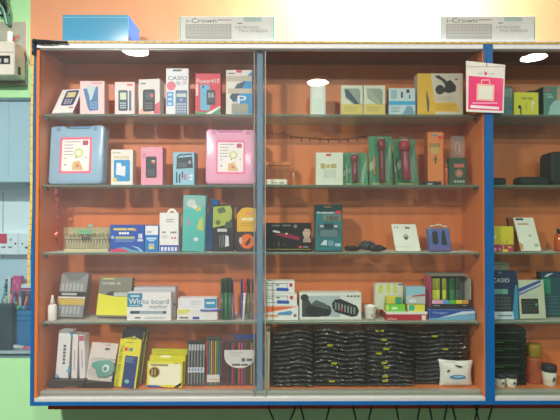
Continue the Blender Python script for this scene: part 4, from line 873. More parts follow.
mobj('side_wall', prismbm([(0, 0.0045), (.002, 0.0045), (.002, H), (0, H)], -t + .003, -.003), M((196, 80, 130), .4), root, (-W/2, 0, 0))
mobj('side_wall', prismbm([(0, 0.0045), (.002, 0.0045), (.002, H*.92), (0, H*.92)], -t + .003, -.003), CARD, root, (W/2 - .002, 0, 0))
mobj('roof_flap', boxbm(-W/2, W/2 - .002, -t + .012, -.003, H*1.0, H*1.0 + .002), M((150, 150, 138), .4), root)
put_prints(root, [('m', 'printed_block', [(431 + 12, 300, 449, 303.8)], (90, 160, 220)), ('r', 'pink_block', 432, 300, 443, 303.8, (236, 170, 196)), ('r', 'green_block', 449.4, 300, 455.4, 303.8, (90, 190, 60)), ('r', 'yellow_block', 455.8, 300, 462, 303.8, (226, 214, 50)), ('r', 'gold_block', 462.4, 300, 468.4, 303.8, (220, 160, 50)), ('m', 'small_print', [(433, 305, 440, 306), (463, 305, 466, 306)], (150, 150, 140))], loc, -t)
for k, (px, c) in enumerate(((435.6, (196, 204, 60)), (439.6, (206, 210, 70)), (446.2, (190, 206, 60)), (453.6, (30, 140, 66)), (459.6, (54, 96, 86)))):
    q = loc(px, 300)[0]; hh = H*.88
    e = empty('highlighter', (cx + q, .07 + .024, zd + .0045)); tag(e, ('leftmost yellow', 'second yellow', 'yellow green', 'bright green', 'dark grey green')[k] + ' highlighter standing in the counter display', 'marker', 'highlighters in the counter display')
    mobj('barrel', boxbm(-.0085, .0085, -.006, .006, 0, hh*.6, .003, 2), M(c, .3), e, None, None, True); mobj('cap', boxbm(-.009, .009, -.0065, .0065, hh*.605, hh, .003, 2), M(tuple(int(v*.8) for v in c), .3), e, None, None, True); mobj('clip', boxbm(-.002, .002, -.0085, -.0066, hh*.66, hh*.96), M(tuple(int(v*.7) for v in c), .3), e)
# right bay row 4
box('calculator_box', 'navy and light blue calculator box beside the blue post', 'box', S4, 492, 518.4, 271.4, (30, 50, 84), t=.05, Y=.055, side=(70, 110, 140), lean=3,
    prints=[('r', 'white_base', 492.2, 312.4, 518.2, 320.8, (206, 222, 230)), ('p', 'blue_edge', [(513, 312.4), (516, 286), (518.3, 286), (518.3, 320.8), (514, 320.8)], (60, 150, 190)), ('t', 'lettering', 'CASIO', 493.4, 279.2, 510.4, 283.4, (220, 226, 230)), ('o', 'hang_hole', 501, 273.8, 2.2, 1, (110, 130, 140)),
            ('r', 'display_picture', 494, 290, 508.6, 295, (110, 170, 150)), ('r', 'calculator_picture', 493, 296, 512, 311.6, (44, 54, 58)), ('m', 'keypad', [(494.4 + 3.4*i, 297.6 + 3.4*j, 496.8 + 3.4*i, 299.6 + 3.4*j) for i in range(5) for j in range(4)], (84, 92, 92)), ('m', 'small_print', [(498, 315.6, 512, 317)], (130, 140, 150))])
box('tall_card', 'pale green card standing behind the navy calculator box', 'card', S4, 493.4, 509, 262.6, (150, 168, 140), t=.01, Y=.14, prints=[('r', 'red_mark', 497, 266.4, 500, 268, (196, 96, 90))])
box('calculator_box', 'white calculator box with a black calculator and blue streaks', 'box', S4, 519.4, 546, 280.6, (206, 210, 184), t=.04, Y=.065, lean=6, yaw=3,
    prints=[('p', 'blue_streak', [(519.6, 294), (519.6, 290), (543, 281.4), (543, 284)], (60, 90, 170)), ('p', 'blue_streak', [(519.6, 297), (519.6, 295), (543, 286), (543, 287.4)], (90, 120, 190)), ('m', 'lettering', [(522.6, 295.6, 538.6, 299)], (196, 200, 190)), ('r', 'calculator_picture', 521.4, 300, 539, 315, (44, 50, 44)), ('m', 'keypad', [(523 + 3*i, 302 + 3*j, 525 + 3*i, 303.6 + 3*j) for i in range(5) for j in range(4)], (70, 78, 70)), ('r', 'green_mark', 536, 304.6, 537.6, 307, (80, 190, 130))])
box('calculator_box', 'dark teal calculator box at the right edge of the picture', 'box', S4, 543.4, 575, 272.8, (40, 84, 92), t=.04, Y=.11, side=(26, 44, 50), lean=5,
    prints=[('r', 'navy_top', 544, 273, 575, 279, (36, 60, 90)), ('r', 'teal_panel', 543.8, 280, 552, 295, (40, 140, 110)), ('m', 'line', [(544, 297 + 3.4*j, 560, 297.8 + 3.4*j) for j in range(6)], (70, 110, 116)), ('p', 'white_mark', [(546, 278), (550, 275), (556, 274.4), (552, 276.6), (549, 278.4)], (190, 206, 210))])

# ================================================================== row 5
zfl = P(280, 381.4, .06).z
G5 = 'black flat cases lying on the cabinet floor'
box('flat_case', 'flat black case with a brown tag lying at the left of the cabinet floor', 'case', S5, 48, 84.6, 380.6, (48, 46, 44), t=.14, Y=.06, group=G5, prints=[('r', 'brown_tag', 65, 386.6, 77, 388.6, (120, 84, 70))], bev=.002)
box('flat_case', 'flat black case lying under the white correction tape card', 'case', S5, 85.4, 113, 382, (52, 50, 47), t=.14, Y=.06, group=G5, bev=.002)
zc = P(280, 380.6, .06).z + .0008
box('slim_box', 'slim white box with light blue corners leaning on the flat black case', 'box', S5, 55.6, 68.2, 331.6, (232, 234, 232), t=.05, Y=.085, z=zc, roll=4, side=(206, 210, 210),
    prints=[('p', 'blue_corner', [(66, 331.9), (69.2, 331.9), (69.2, 338), (66.6, 334)], (80, 170, 200)), ('p', 'blue_corner', [(56.2, 380), (56.2, 374), (59, 377.6), (60, 380)], (70, 160, 206)), ('p', 'blue_corner', [(66, 372), (69.2, 362), (69.2, 374)], (90, 180, 210)), ('m', 'lettering', [(61.4, 345 + 3.4*i, 64, 347.6 + 3.4*i) for i in range(6)], (110, 116, 124))])
box('slim_box', 'slim white box standing second in the leaning row', 'box', S5, 71.4, 77, 334.6, (234, 228, 226), t=.05, Y=.085, z=zc, roll=1.5, prints=[('r', 'small_print', 73.4, 350, 74.6, 370, (186, 180, 182))])
box('slim_box', 'slim white box with a pink top standing third in the leaning row', 'box', S5, 79.8, 85.4, 335.4, (232, 226, 224), t=.05, Y=.085, z=zc, roll=-1.5, prints=[('r', 'pink_top', 80, 335.8, 85.2, 341, (196, 110, 130)), ('r', 'small_print', 82, 350, 83.2, 368, (186, 170, 174))])
# correction tape on a white card
zc2 = P(280, 382, .06).z + .0008
cx, W, H, loc = frame_for(zc2, 81.6, 112, 347, .068, R(20), R(-13))
root = mobj('tape_card', boxbm(-W/2, W/2, -.002, 0, 0, H, .0006), M((214, 206, 196), .4), None, (cx, .078, zc2), (R(-20), 0, R(-13))); tag(root, 'white card holding a teal correction tape, leaning on the flat black case', 'card')
put_prints(root, [('o', 'hang_hole', 101, 352.6, 3, 1.2, (110, 96, 90)), ('m', 'small_print', [(84, 372 + 2*j, 96, 372.8 + 2*j) for j in range(3)], (186, 180, 172)), ('m', 'red_mark', [(98, 348.6, 104, 349.4)], (190, 110, 110))], loc, -.002)
tp_ = [loc(*p) for p in ((88.4, 366), (96, 363.4), (106, 362.4), (112, 365), (114, 370), (112, 375), (105, 378), (97, 377.6), (93.6, 371.6), (89, 369.6))]
mobj('tape_body', prismbm(tp_, -.014, -.0024, .002, 2), M((104, 164, 150), .2), root, None, None, True)
c0 = loc(105, 370.2)
mobj('tape_wheel', lathebm([(.0165, 0), (.0165, .002), (.009, .003)], 20), M((224, 238, 230), .2), root, (c0[0], -.0142, c0[1]), (R(90), 0, 0), True)
mobj('tape_window', lathebm([(.009, 0.003), (.0085, .004)], 16), M((96, 150, 140), .3), root, (c0[0], -.0142, c0[1]), (R(90), 0, 0), True)
mobj('blister', prismbm(rrect(min(p[0] for p in tp_) - .006, max(p[0] for p in tp_) + .006, min(p[1] for p in tp_) - .006, max(p[1] for p in tp_) + .006, .012), -.019, -.0022, .002), FILM(), root)
# second card behind
box('tape_card', 'white card standing behind the correction tape card', 'card', S5, 90, 113, 346.4, (222, 214, 202), t=.004, Y=.15, z=zc2, lean=6, yaw=-6)

YE = (228, 222, 52)
def pencil_box(x0, x1, yt, Y, lab, full=True):
    pr = []
    if full:
        pr = [('tv', 'lettering', 'SMOOTHER WRITING', x0+1.4, yt+7, x0+5.4, yt+46, (62, 60, 26)), ('m', 'lettering', [(x0+7, yt+3.6, x0+16, yt+4.6)], (170, 166, 60)), ('r', 'red_square', x0+6.6, yt+9, x0+9.8, yt+12.4, (222, 60, 90)), ('r', 'orange_square', x0+10, yt+9, x0+12.6, yt+12.4, (214, 170, 50)), ('r', 'teal_square', x0+12.8, yt+9, x0+15.4, yt+12.4, (40, 140, 150)),
              ('r', 'navy_panel', x0+8.6, yt+16.6, x0+22.6, yt+46, (36, 62, 120)), ('m', 'small_print', bars(x0+9.6, yt+18, x0+19, yt+23.6, 4, .4), (110, 150, 180)), ('o', 'small_badge', x0+14, yt+40.4, 2.6, 1.8, (120, 190, 170))]
    else: pr = [('p', 'navy_top', [(x0+.3, yt+.3), (x1-.3, yt+.3), (x1-.3, yt+9), (x0+14, yt+6), (x0+.3, yt+9)], (40, 46, 62)), ('o', 'white_spot', x0+14, yt+6.6, 1.5, 1, (236, 236, 200))]
    return box('pencil_box', lab, 'box', S5, x0, x1, yt, YE, t=.02, Y=Y, lean=14, yaw=-16, side=(90, 92, 40), prints=pr, rough=.2, group='yellow pencil boxes')
pencil_box(113.4, 137.6, 342.6, .055, 'yellow and navy pencil box at the front of its row')
pencil_box(115, 139.4, 334.6, .085, 'yellow pencil box with a navy top behind the front one', False)
pencil_box(118, 143, 331, .115, 'yellow pencil box with a navy top, last of its row', False)
G6 = 'yellow picture fronted boxes'
box('crayon_box', 'yellow box with a white picture front, foremost of its three', 'box', S5, 146.4, 182.6, 362.6, YE, t=.03, Y=.06, lean=7, yaw=-4, group=G6, side=(190, 184, 50), rough=.2,
    prints=[('q', 'white_panel', 148.6, 365.4, 181, 386, 2, (240, 238, 206)), ('o', 'round_picture', 154, 374, 6, 5.6, (206, 190, 90)), ('o', 'round_picture', 154, 374, 5, 4.6, (96, 76, 52)), ('m', 'pencil_picture', [(151, 371, 152.4, 377), (154, 371, 155.4, 377)], (190, 170, 80)), ('m', 'lettering', [(150, 366, 168, 368), (174, 364.4, 178, 365.4)], (170, 150, 90)), ('p', 'blue_base', [(147, 388.6), (147, 386.4), (158, 386.4), (164, 389), (150, 389.4)], (60, 100, 190)), ('p', 'dark_mark', [(174, 388), (182, 383), (182.2, 386), (178, 389)], (60, 40, 40))])
box('crayon_box', 'yellow box directly behind the white picture front', 'box', S5, 148.4, 185.4, 356.6, (216, 212, 48), t=.025, Y=.10, lean=7, yaw=-4, group=G6, side=(180, 174, 46), prints=[('o', 'pale_spot', 165, 358.4, 6, 1.4, (240, 238, 190))])
box('crayon_box', 'yellow box at the rear of the three', 'box', S5, 150.4, 187, 350.4, (206, 204, 44), t=.025, Y=.135, lean=7, yaw=-4, group=G6, side=(170, 166, 44), prints=[('m', 'small_print', [(155, 352.4, 172, 353.2)], (180, 176, 50))])
# packs of pens
def pen_pack(x0, x1, yt, Y, cols, label, header, hd=(50, 54, 52), mid=None, r=.0035, lean=5, extra=()):
    cx, W, H, loc = frame_for(S5, x0, x1, yt, Y, R(lean))
    root = empty('pen_pack', (cx, Y + .012, S5 + .0005), (R(-lean), 0, 0)); tag(root, label, 'pack')
    n = len(cols)
    mobj('backing', boxbm(-W/2, W/2, -.0012, 0, 0, H), M(hd, .4), root)
    for k, c in enumerate(cols):
        x = -W/2 + W*(k + .5)/n
        mobj('pen', lathebm([(.001, .004), (r, .014), (r, H*(1-header)*.94), (r*.7, H*(1-header)*.97)], 8), M(c, .25), root, (x, -.0018 - r, 0), None, True)
    mobj('header_card', boxbm(-W/2, W/2, -.0030 - 2*r, -.0022 - 2*r, H*(1-header), H), M(hd, .35), root)
    mobj('sleeve', boxbm(-W/2 - .001, W/2 + .001, -.0045 - 2*r, .0006, 0.0002, H + .001, .0008), FILM(), root)
    put_prints(root, list(extra), loc, -.0048 - 2*r)
    return root
pen_pack(186.6, 204.6, 342.6, .075, [(150, 160, 160)]*6, 'clear pack of grey ball pens beside the yellow boxes', .08, (54, 58, 56), None, .0036, 6,
    [('m', 'clear_cap', [(188 + 2.8*i, 346, 190 + 2.8*i, 352) for i in range(6)], (180, 190, 186)), ('r', 'white_band', 187.4, 368.4, 204, 373.4, (200, 204, 206)), ('m', 'band_mark', [(188.4 + 3*i, 369.4, 190 + 3*i, 372) for i in range(5)], (110, 130, 190))])
pen_pack(206, 220.2, 338.4, .075, [(226, 50, 90), (80, 160, 200), (240, 226, 70), (226, 80, 60), (236, 220, 60), (90, 190, 80), (60, 130, 190)], 'narrow pack of bright neon pencils with a grey header', .05, (70, 92, 80), None, .0024, 4,
    [('r', 'white_label', 206.8, 375.4, 219.4, 382.6, (206, 210, 206)), ('m', 'label_bar', [(208, 379.4, 218.4, 381)], (214, 170, 140))])
pen_pack(221.6, 256, 335.6, .08, [(70, 60, 70), (120, 40, 60), (30, 30, 40), (206, 60, 110), (60, 40, 90), (226, 110, 60), (230, 70, 150), (120, 110, 70), (90, 80, 70), (226, 180, 50), (70, 62, 60)], 'wide pouch of coloured pens with a half round white label', .14, (92, 70, 74), None, .0036, 4,
    [('p', 'white_label', [(224, 351)] + [(239.4 - 15.4*math.cos(math.pi*k/12), 357 + 12*math.sin(math.pi*k/12)) for k in range(13)] + [(254.8, 351)], (214, 214, 206)), ('m', 'small_print', bars(229, 353, 243, 357.6, 3, .35), (176, 176, 170)), ('m', 'dark_mark', [(241.4, 359, 245, 362.4), (246.4, 359.4, 252.4, 362)], (96, 96, 92)), ('m', 'lettering', [(232, 364.6, 240, 366.4), (241, 364.8, 248, 366.4)], (90, 80, 80)),
     ('r', 'blue_header', 234, 336, 255.6, 340.4, (36, 62, 130)), ('r', 'red_header', 222, 336, 234, 340.4, (110, 60, 60))])
# tall white strip at the left of the stacks
box('white_folder', 'narrow cream folder edge standing at the left of the black packet stacks', 'folder', S5, 264.4, 269.2, 332.6, (196, 190, 166), t=.12, Y=.06, roll=1)
# stacks of black polythene packets
ORD = ('first', 'second', 'third', 'fourth', 'fifth', 'sixth', 'seventh', 'eighth', 'ninth', 'tenth', 'eleventh', 'twelfth', 'thirteenth', 'fourteenth')
def poly_material():
    m = bpy.data.materials.new('black_polythene'); m.use_nodes = True
    nt = m.node_tree; b = nt.nodes['Principled BSDF']
    b.inputs['Base Color'].default_value = (.016, .018, .017, 1); b.inputs['Roughness'].default_value = .2; b.inputs['Specular IOR Level'].default_value = .9
    tc = nt.nodes.new('ShaderNodeTexCoord'); mp = nt.nodes.new('ShaderNodeMapping'); mp.inputs['Scale'].default_value = (1, 1, 1.6)
    nz = nt.nodes.new('ShaderNodeTexNoise'); nz.inputs['Scale'].default_value = 34; nz.inputs['Detail'].default_value = 6
    nt.links.new(tc.outputs['Object'], mp.inputs[0]); nt.links.new(mp.outputs[0], nz.inputs['Vector'])
    vo = nt.nodes.new('ShaderNodeTexVoronoi'); vo.inputs['Scale'].default_value = 95; nt.links.new(mp.outputs[0], vo.inputs['Vector'])
    ad = nt.nodes.new('ShaderNodeMath'); ad.operation = 'MULTIPLY_ADD'; ad.inputs[1].default_value = .55
    nt.links.new(vo.outputs['Distance'], ad.inputs[0]); nt.links.new(nz.outputs['Fac'], ad.inputs[2])
    b.inputs['Coat Weight'].default_value = 1.0; b.inputs['Coat Roughness'].default_value = .2
    bp = nt.nodes.new('ShaderNodeBump'); bp.inputs['Strength'].default_value = 1.0; bp.inputs['Distance'].default_value = .009
    nt.links.new(ad.outputs[0], bp.inputs['Height']); nt.links.new(bp.outputs[0], b.inputs['Coat Normal']); nt.links.new(bp.outputs[0], b.inputs['Normal'])
    cr = nt.nodes.new('ShaderNodeValToRGB'); cr.color_ramp.elements[0].color = (.008, .009, .009, 1); cr.color_ramp.elements[1].color = (.034, .038, .035, 1)
    nt.links.new(nz.outputs['Fac'], cr.inputs[0]); nt.links.new(cr.outputs[0], b.inputs['Base Color'])
    return m
POLY = poly_material()
def packet_mesh(W, D, H, seed, wave, amp):
    rr = random.Random(seed); bm = bmesh.new(); nx, ny = 22, 6
    top = {}; bot = {}
    for i in range(nx + 1):
        zz = amp*H*sum(a_*math.sin(i/nx*f_ + p_) for a_, f_, p_ in wave)
        fx = rr.uniform(-.007, .004); sag = rr.uniform(.45, 1)
        for j in range(ny + 1):
            u = i/nx; v = j/ny
            ed = min(1, min(u, 1-u)*6 + .2) * min(1, min(v, 1-v)*5 + .30)
            x = (u - .5)*W + rr.uniform(-.003, .003); y = v*D + (fx if j < 2 else 0)
            h = H*.5*ed
            off = zz + (rr.uniform(-.16, .16)*H if j < 2 else 0)*(amp > 0)
            top[i, j] = bm.verts.new((x, y, H*.5 + off + h*rr.uniform(.55, 1.0)*sag)); bot[i, j] = bm.verts.new((x, y, max(.0002, H*.5 + off - h*rr.uniform(.55, 1.0))))
    for i in range(nx):
        for j in range(ny):
            bm.faces.new((top[i,j], top[i+1,j], top[i+1,j+1], top[i,j+1])); bm.faces.new((bot[i,j], bot[i,j+1], bot[i+1,j+1], bot[i+1,j]))
    for i in range(nx):
        bm.faces.new((bot[i,0], bot[i+1,0], top[i+1,0], top[i,0])); bm.faces.new((top[i,ny], top[i+1,ny], bot[i+1,ny], bot[i,ny]))
    for j in range(ny):
        bm.faces.new((top[0,j], top[0,j+1], bot[0,j+1], bot[0,j])); bm.faces.new((bot[nx,j], bot[nx,j+1], top[nx,j+1], top[nx,j]))
    me = bpy.data.meshes.new('packet'); bm.normal_update(); bm.to_mesh(me); bm.free(); me.materials.append(POLY)
    for p in me.polygons: p.use_smooth = True
    return me
ylw = M((176, 170, 34), .35)
stacks = (('leftmost', 271.5, 314, 331, ()), ('second', 314.4, 367, 329.5, ((343.2, 330), (364, 334), (383, 332))), ('third', 367.4, 414.6, 328.5, ((329, 378), (333, 381), (338, 384), (347, 386), (355, 379), (360.6, 384), (367, 386), (376, 385), (382, 385))), ('rightmost', 415, 468, 329.5, ((334.4, 434), (349, 445))))
NL = 13
for si, (nm, x0, x1, yt, st) in enumerate(stacks):
    Y = .064 if si < 3 else .092
    a = P(x0, yt, Y); b = P(x1, yt, Y); W = b.x - a.x; cx = (a.x + b.x)/2
    hh = (a.z - S5)/NL
    wr = random.Random(40 + si); wave = [(.3, wr.uniform(3, 6), wr.uniform(0, 6)), (.18, wr.uniform(9, 14), wr.uniform(0, 6))]
    meshes = [packet_mesh(W*.985, .11, hh*.97, 10*si + k, wave, min(1, k/4)) for k in range(NL)]
    for k in range(NL):
        o = bpy.data.objects.new('plastic_packet', meshes[k]); link(o)
        o.location = (cx + random.uniform(-.0015, .0015), Y + random.uniform(0, .008), S5 + .0004 + hh*k)
        if k % 2: o.rotation_euler = (0, 0, 0); 
        stick = [s for s in st if int((P(280, s[0], Y).z - S5)/hh) == k]
        tag(o, 'black plastic wrapped packet, %s from the top of the %s stack%s' % (ORD[NL-1-k], nm, ', with a yellow sticker' if stick else ''), 'packet', 'black packets in stacks on the cabinet floor')
        for sx in stick:
            xx = P(sx[1], sx[0], Y).x - o.location.x
            mobj('yellow_sticker', boxbm(xx - .012, xx + .012, -.0095, -.0082, hh*.28, hh*.72), ylw, o)
# tissue pouch
cx, W, H, loc = frame_for(S5, 440.6, 474, 361.6, .055)
bm = bmesh.new(); nx, nz = 12, 8; t = .04; A = {}; B = {}
rr = random.Random(9)
for i in range(nx+1):
    for j in range(nz+1):
        u, v = i/nx, j/nz
        bul = (max(0, math.sin(math.pi*u))**.5)*(max(0, math.sin(math.pi*v))**.5)*t/2
        x = (u - .5)*W*(1 - .08*math.sin(math.pi*v) + .04*v) ; z = v*H*(1 - .05*math.sin(math.pi*u) + .05*(1-u))
        A[i,j] = bm.verts.new((x, -t/2 - bul + rr.uniform(-.001, .001), z)); B[i,j] = bm.verts.new((x, -t/2 + .001 + bul, z))
for i in range(nx):
    for j in range(nz):
        bm.faces.new((A[i,j], A[i+1,j], A[i+1,j+1], A[i,j+1])); bm.faces.new((B[i,j], B[i,j+1], B[i+1,j+1], B[i+1,j]))
for i in range(nx):
    bm.faces.new((B[i,0], B[i+1,0], A[i+1,0], A[i,0])); bm.faces.new((A[i,nz], A[i+1,nz], B[i+1,nz], B[i,nz]))
for j in range(nz):
    bm.faces.new((A[0,j], A[0,j+1], B[0,j+1], B[0,j])); bm.faces.new((B[nx,j], B[nx,j+1], A[nx,j+1], A[nx,j]))
root = mobj('tissue_pouch', bm, M((232, 230, 222), .3), None, (cx, .055 + .02, S5 + .0006), None, True); root.location.y = .094; tag(root, 'white soft pouch with a blue oval emblem before the rightmost stack', 'pouch')
put_prints(root, [('o', 'blue_emblem', 457.6, 377, 8, 2.1, (60, 120, 180)), ('o', 'pale_emblem', 458, 376.7, 5.5, 1.1, (150, 190, 216)), ('p', 'dark_mark', [(446.6, 371), (449.6, 369.4), (450.2, 371.2), (447, 372.2)], (70, 80, 80)), ('p', 'dark_mark', [(454.6, 364.6), (459, 365.4), (462.6, 366.6), (461, 367.6), (456, 366.4)], (70, 84, 84)), ('m', 'small_print', [(454, 383.4, 462, 384.4)], (170, 190, 200))], loc, -.041)
# right bay row 5
Y = .085; x0, x1 = 488, 526.4
a = P(x0, 328, Y); b = P(x1, 328, Y); W = b.x - a.x; cx = (a.x + b.x)/2; NB = 7; hh = (a.z - S5)/NB
bmat = M((22, 32, 26), .25, .15); me_first = None
for k in range(NB):
    o = mobj('black_file', boxbm(-W/2, W/2, 0, .11, 0, hh*.9, .003, 2), bmat, None, (cx, Y, S5 + .0005 + hh*k)); tag(o, 'thick black file, %s from the top of the stack behind the white jars' % ORD[NB-1-k], 'file', 'black files stacked in the right bay')
    mobj('spine_slot', boxbm(-W*.36, W*.30, -.0012, -.0002, hh*.38, hh*.52), M((56, 76, 60), .25), o)
    mobj('corner_rivet', lathebm([(.003, 0), (.002, .0015)], 8), M((120, 126, 120), .25, .05, .6), o, (W*.42, -.0002, hh*.45), (R(90), 0, 0))
    if k in (2, 4, 5): mobj('green_line', boxbm(-W*.48, -W*.1, -.0012, -.0002, hh*.20, hh*.26), M((40, 150, 70), .3), o)
def jar(px, S, Y, w_, yt, label, tilt=0):
    r = w_/2/F*(DIST + Y); H = P(px, yt, Y).z - S
    root = empty('white_jar', (P(px, 380, Y).x, Y + r, S + .0005)); tag(root, label, 'jar', 'small white jars with dark lids')
    mobj('body', lathebm([(r*.8, 0), (r*.86, .002), (r, H*.66), (r*.95, H*.68)], 18), M((232, 226, 210), .35), root, None, None, True)
    mobj('lid', lathebm([(r*1.03, H*.685), (r*1.05, H*.72), (r*1.03, H*.95), (r*.9, H)], 18), M((46, 50, 58), .35), root, None, None, True)
    put_prints(root, [('p', 'dark_mark', [(-r*.15, H*.25), (r*.35, H*.30), (r*.3, H*.5), (-r*.05, H*.42)], (96, 80, 84))], lambda a, b: (a, b), -r*.97)
jar(502.4, S5, .05, 11, 375, 'white jar with a dark lid nearest to the blue post')
jar(513.8, S5, .05, 11, 375, 'white jar with a dark lid in front of the right end of the black files')
jar(553.4, S5, .06, 13.6, 366.6, 'white jar with a dark lid alone at the right edge of the picture')
jar(545.6, S5, .13, 10, 365, 'white jar with a dark lid half hidden behind the one at the right edge')
OJ = clear('red_orange_translucent', (.96, .55, .38), .05, .2, .35, (.80, .26, .12), .3)
root = empty('tall_jar', (P(536, 380, .11).x, .125, S5 + .0005)); tag(root, 'tall see-through orange jar with a yellow lid beside the black files', 'jar')
mobj('body', lathebm([(.030, 0), (.033, .004), (.033, .105), (.028, .115)], 20), OJ, root, None, None, True); mobj('lid', lathebm([(.029, .1155), (.031, .118), (.031, .166), (.028, .17)], 20), M((158, 126, 40), .35), root, None, None, True)

# ================================================================== left wall: electric box, glazed niche in place of a mirror
eb = P(-12, 60, WALL_Y)
root = empty('electric_box', (P(4, 60, WALL_Y).x, WALL_Y, P(4, 88, WALL_Y).z)); tag(root, 'old cream electric distribution box on a wooden board beside the cabinet', 'electric box')
def el(px, py, Y): p = P(px, py, Y); return (p.x - root.location.x, p.z - root.location.z)
a = el(-40, 23, WALL_Y); b = el(28, 86, WALL_Y)
mobj('mounting_board', boxbm(a[0], b[0], -.016, -.0005, b[1], a[1], .002), M((176, 176, 158), .6, .15), root)
a = el(-40, 41, .13); b = el(14, 75, .13)
mobj('case', boxbm(a[0], b[0], -.105, -.0165, b[1], a[1], .004), M((226, 222, 206), .45, .08), root)
mobj('breaker_window', boxbm(el(-40, 0, .13)[0], el(10.6, 0, .13)[0], -.1065, -.1052, el(0, 64, .13)[1], el(0, 55.6, .13)[1]), M((40, 42, 44), .4), root)
for k in range(4):
    x = el(8 - 7*k, 0, .13)[0]
    mobj('breaker_switch', boxbm(x - .012, x + .006, -.112, -.1068, el(0, 63, .13)[1], el(0, 59, .13)[1], .001), M((200, 200, 190), .4), root)
mobj('cover_line', boxbm(a[0], b[0] - .004, -.1062, -.1052, el(0, 52.4, .13)[1], el(0, 51.8, .13)[1]), M((150, 146, 132), .5), root)
mobj('knockout_slot', boxbm(b[0] - .0005, b[0] + .001, -.075, -.055, el(0, 72, .13)[1], el(0, 64, .13)[1]), M((90, 88, 76), .5), root)
mobj('conduit', lathebm([(.011, 0), (.011, .07)], 12), M((236, 236, 230), .4), root, (el(8, 0, .18)[0], -.04, a[1] - .002), None, True)
mobj('wire', tubebm(smooth_path([(el(14, 46, .16)[0], -.04, el(0, 44, .16)[1]), (el(20, 44, .2)[0], -.03, el(0, 46, .2)[1]), (el(24, 50, .2)[0], -.022, el(0, 54, .2)[1]), (el(25, 56, .2)[0], -.02, el(0, 60, .2)[1])], 5), .003, 6), M((90, 84, 70), .5), root, None, None, True)
mobj('red_wire', tubebm(smooth_path([(el(12, 0, .2)[0], -.03, el(0, 41, .2)[1]), (el(16, 0, .2)[0], -.03, el(0, 37, .2)[1]), (el(17, 0, .2)[0], -.02, el(0, 34, .2)[1])], 4), .003, 6), M((190, 60, 60), .5), root, None, None, True)
# bundle of wires above
root = empty('wire_bundle', (P(4, 24, WALL_Y).x, WALL_Y, P(4, 24, WALL_Y).z)); tag(root, 'bundle of dark green and black wires coming down to the electric box', 'wire')
for k, (pts, c) in enumerate(((((-4, -30), (3, -5), (7, 6), (9, 16), (10, 26)), (30, 60, 50)), (((-10, -20), (2, 2), (6, 12), (3, 16), (-2, 14)), (24, 34, 34)), (((4, -30), (5, 0), (8, 8), (8.6, 14), (5, 16)), (90, 120, 110)), (((-6, -10), (0, 4), (4, 14), (9, 18), (10.6, 27)), (40, 110, 84)), (((6, -20), (7, 4), (9, 10), (9, 14)), (20, 26, 28)), (((-12, 2), (-2, 6), (5, 10), (8, 20), (9, 26)), (120, 150, 140)))):
    pp = [(P(x, y, WALL_Y - .02).x - root.location.x, -.02 - .004*k, P(x, y, WALL_Y - .02).z - root.location.z) for x, y in pts]
    mobj('strand', tubebm(smooth_path(pp, 5), .0058, 6), M(c, .45), root, None, None, True)

# glazed niche in place of a wall mirror, mirrored things built solid
NB_ = WALL_Y + NDEP
def nq(px, py, Y): p = P(px, py, Y); return p.x, p.z
win = tag(empty('mirror_stand_in', (NX0, WALL_Y, NZ0)), 'glazed wall recess in place of a mirror at the left of the cabinet', kind='structure')
mobj('niche_pane', boxbm(.001, NX1 - NX0 - .001, .002, .007, .001, NZ1 - NZ0 - .001), clear('niche_glass', (.90, .96, .97), .03, .01, .03, (.75, .82, .84), .5), win)
mobj('lining', boxbm(.001, NX1 - NX0 - .001, NDEP - .006, NDEP - .001, .001, NZ1 - NZ0 - .001), M((196, 216, 224), .5), win)
mobj('lining', boxbm(.001, NX1 - NX0 - .001, .008, NDEP - .0065, NZ1 - NZ0 - .005, NZ1 - NZ0 - .001), M((196, 216, 224), .5), win)
mobj('lining', boxbm(NX1 - NX0 - .005, NX1 - NX0 - .001, .008, NDEP - .0065, .001, NZ1 - NZ0 - .0055), M((196, 216, 224), .5), win)
mobj('lining', boxbm(.001, NX1 - NX0 - .0055, .008, NDEP - .0065, .001, .005), M((150, 172, 176), .5), win)
z_a = nq(10, 258, NB_)[1]; z_b = nq(10, 190, NB_)[1]
mobj('upper_panel', boxbm(.001, NX1 - NX0 - .0055, .03, NDEP - .0065, z_b - NZ0 + .03, NZ1 - NZ0 - .0055), M((196, 214, 220), .45), win)
mobj('white_panel', boxbm(.001, NX1 - NX0 - .001, NDEP - .010, NDEP - .0062, z_a - NZ0, z_b - NZ0), M((246, 248, 248), .5), win)
mobj('ledge', boxbm(.001, NX1 - NX0 - .001, NDEP - .05, NDEP - .0062, z_b - NZ0 + .001, z_b - NZ0 + .028), M((220, 234, 234), .5), win)
mobj('panel_seam', boxbm(nq(5.6, 0, NB_)[0] - NX0, nq(6.6, 0, NB_)[0] - NX0, NDEP - .0115, NDEP - .0101, z_a - NZ0, z_b - NZ0 - .01), M((180, 190, 188), .5), win)
mobj('lining_seam', boxbm(nq(9.4, 0, WALL_Y+.03)[0] - NX0, nq(10.2, 0, WALL_Y+.03)[0] - NX0, .029, .0299, z_b - NZ0 + .05, NZ1 - NZ0 - .004), M((182, 202, 210), .5), win)
sx0, sz1 = nq(-16, 233, NB_ - .05); sx1, sz0 = nq(31, 254.6, NB_ - .05)
root = empty('switch_board', ((sx0+sx1)/2, NB_ - .011, sz0)); tag(root, 'white electric switch board with a red sticker inside the glazed recess', 'switch board')
def sl(px, py): p = P(px, py, NB_ - .05); return p.x - root.location.x, p.z - sz0
mobj('plate', boxbm(sx0 - root.location.x, sl(19.6, 0)[0], -.039, 0, 0, sz1 - sz0, .002), M((244, 244, 242), .35), root)
mobj('socket_plate', boxbm(sl(19.9, 0)[0], sx1 - root.location.x, -.039, 0, 0, sz1 - sz0, .002), M((240, 242, 242), .35), root)
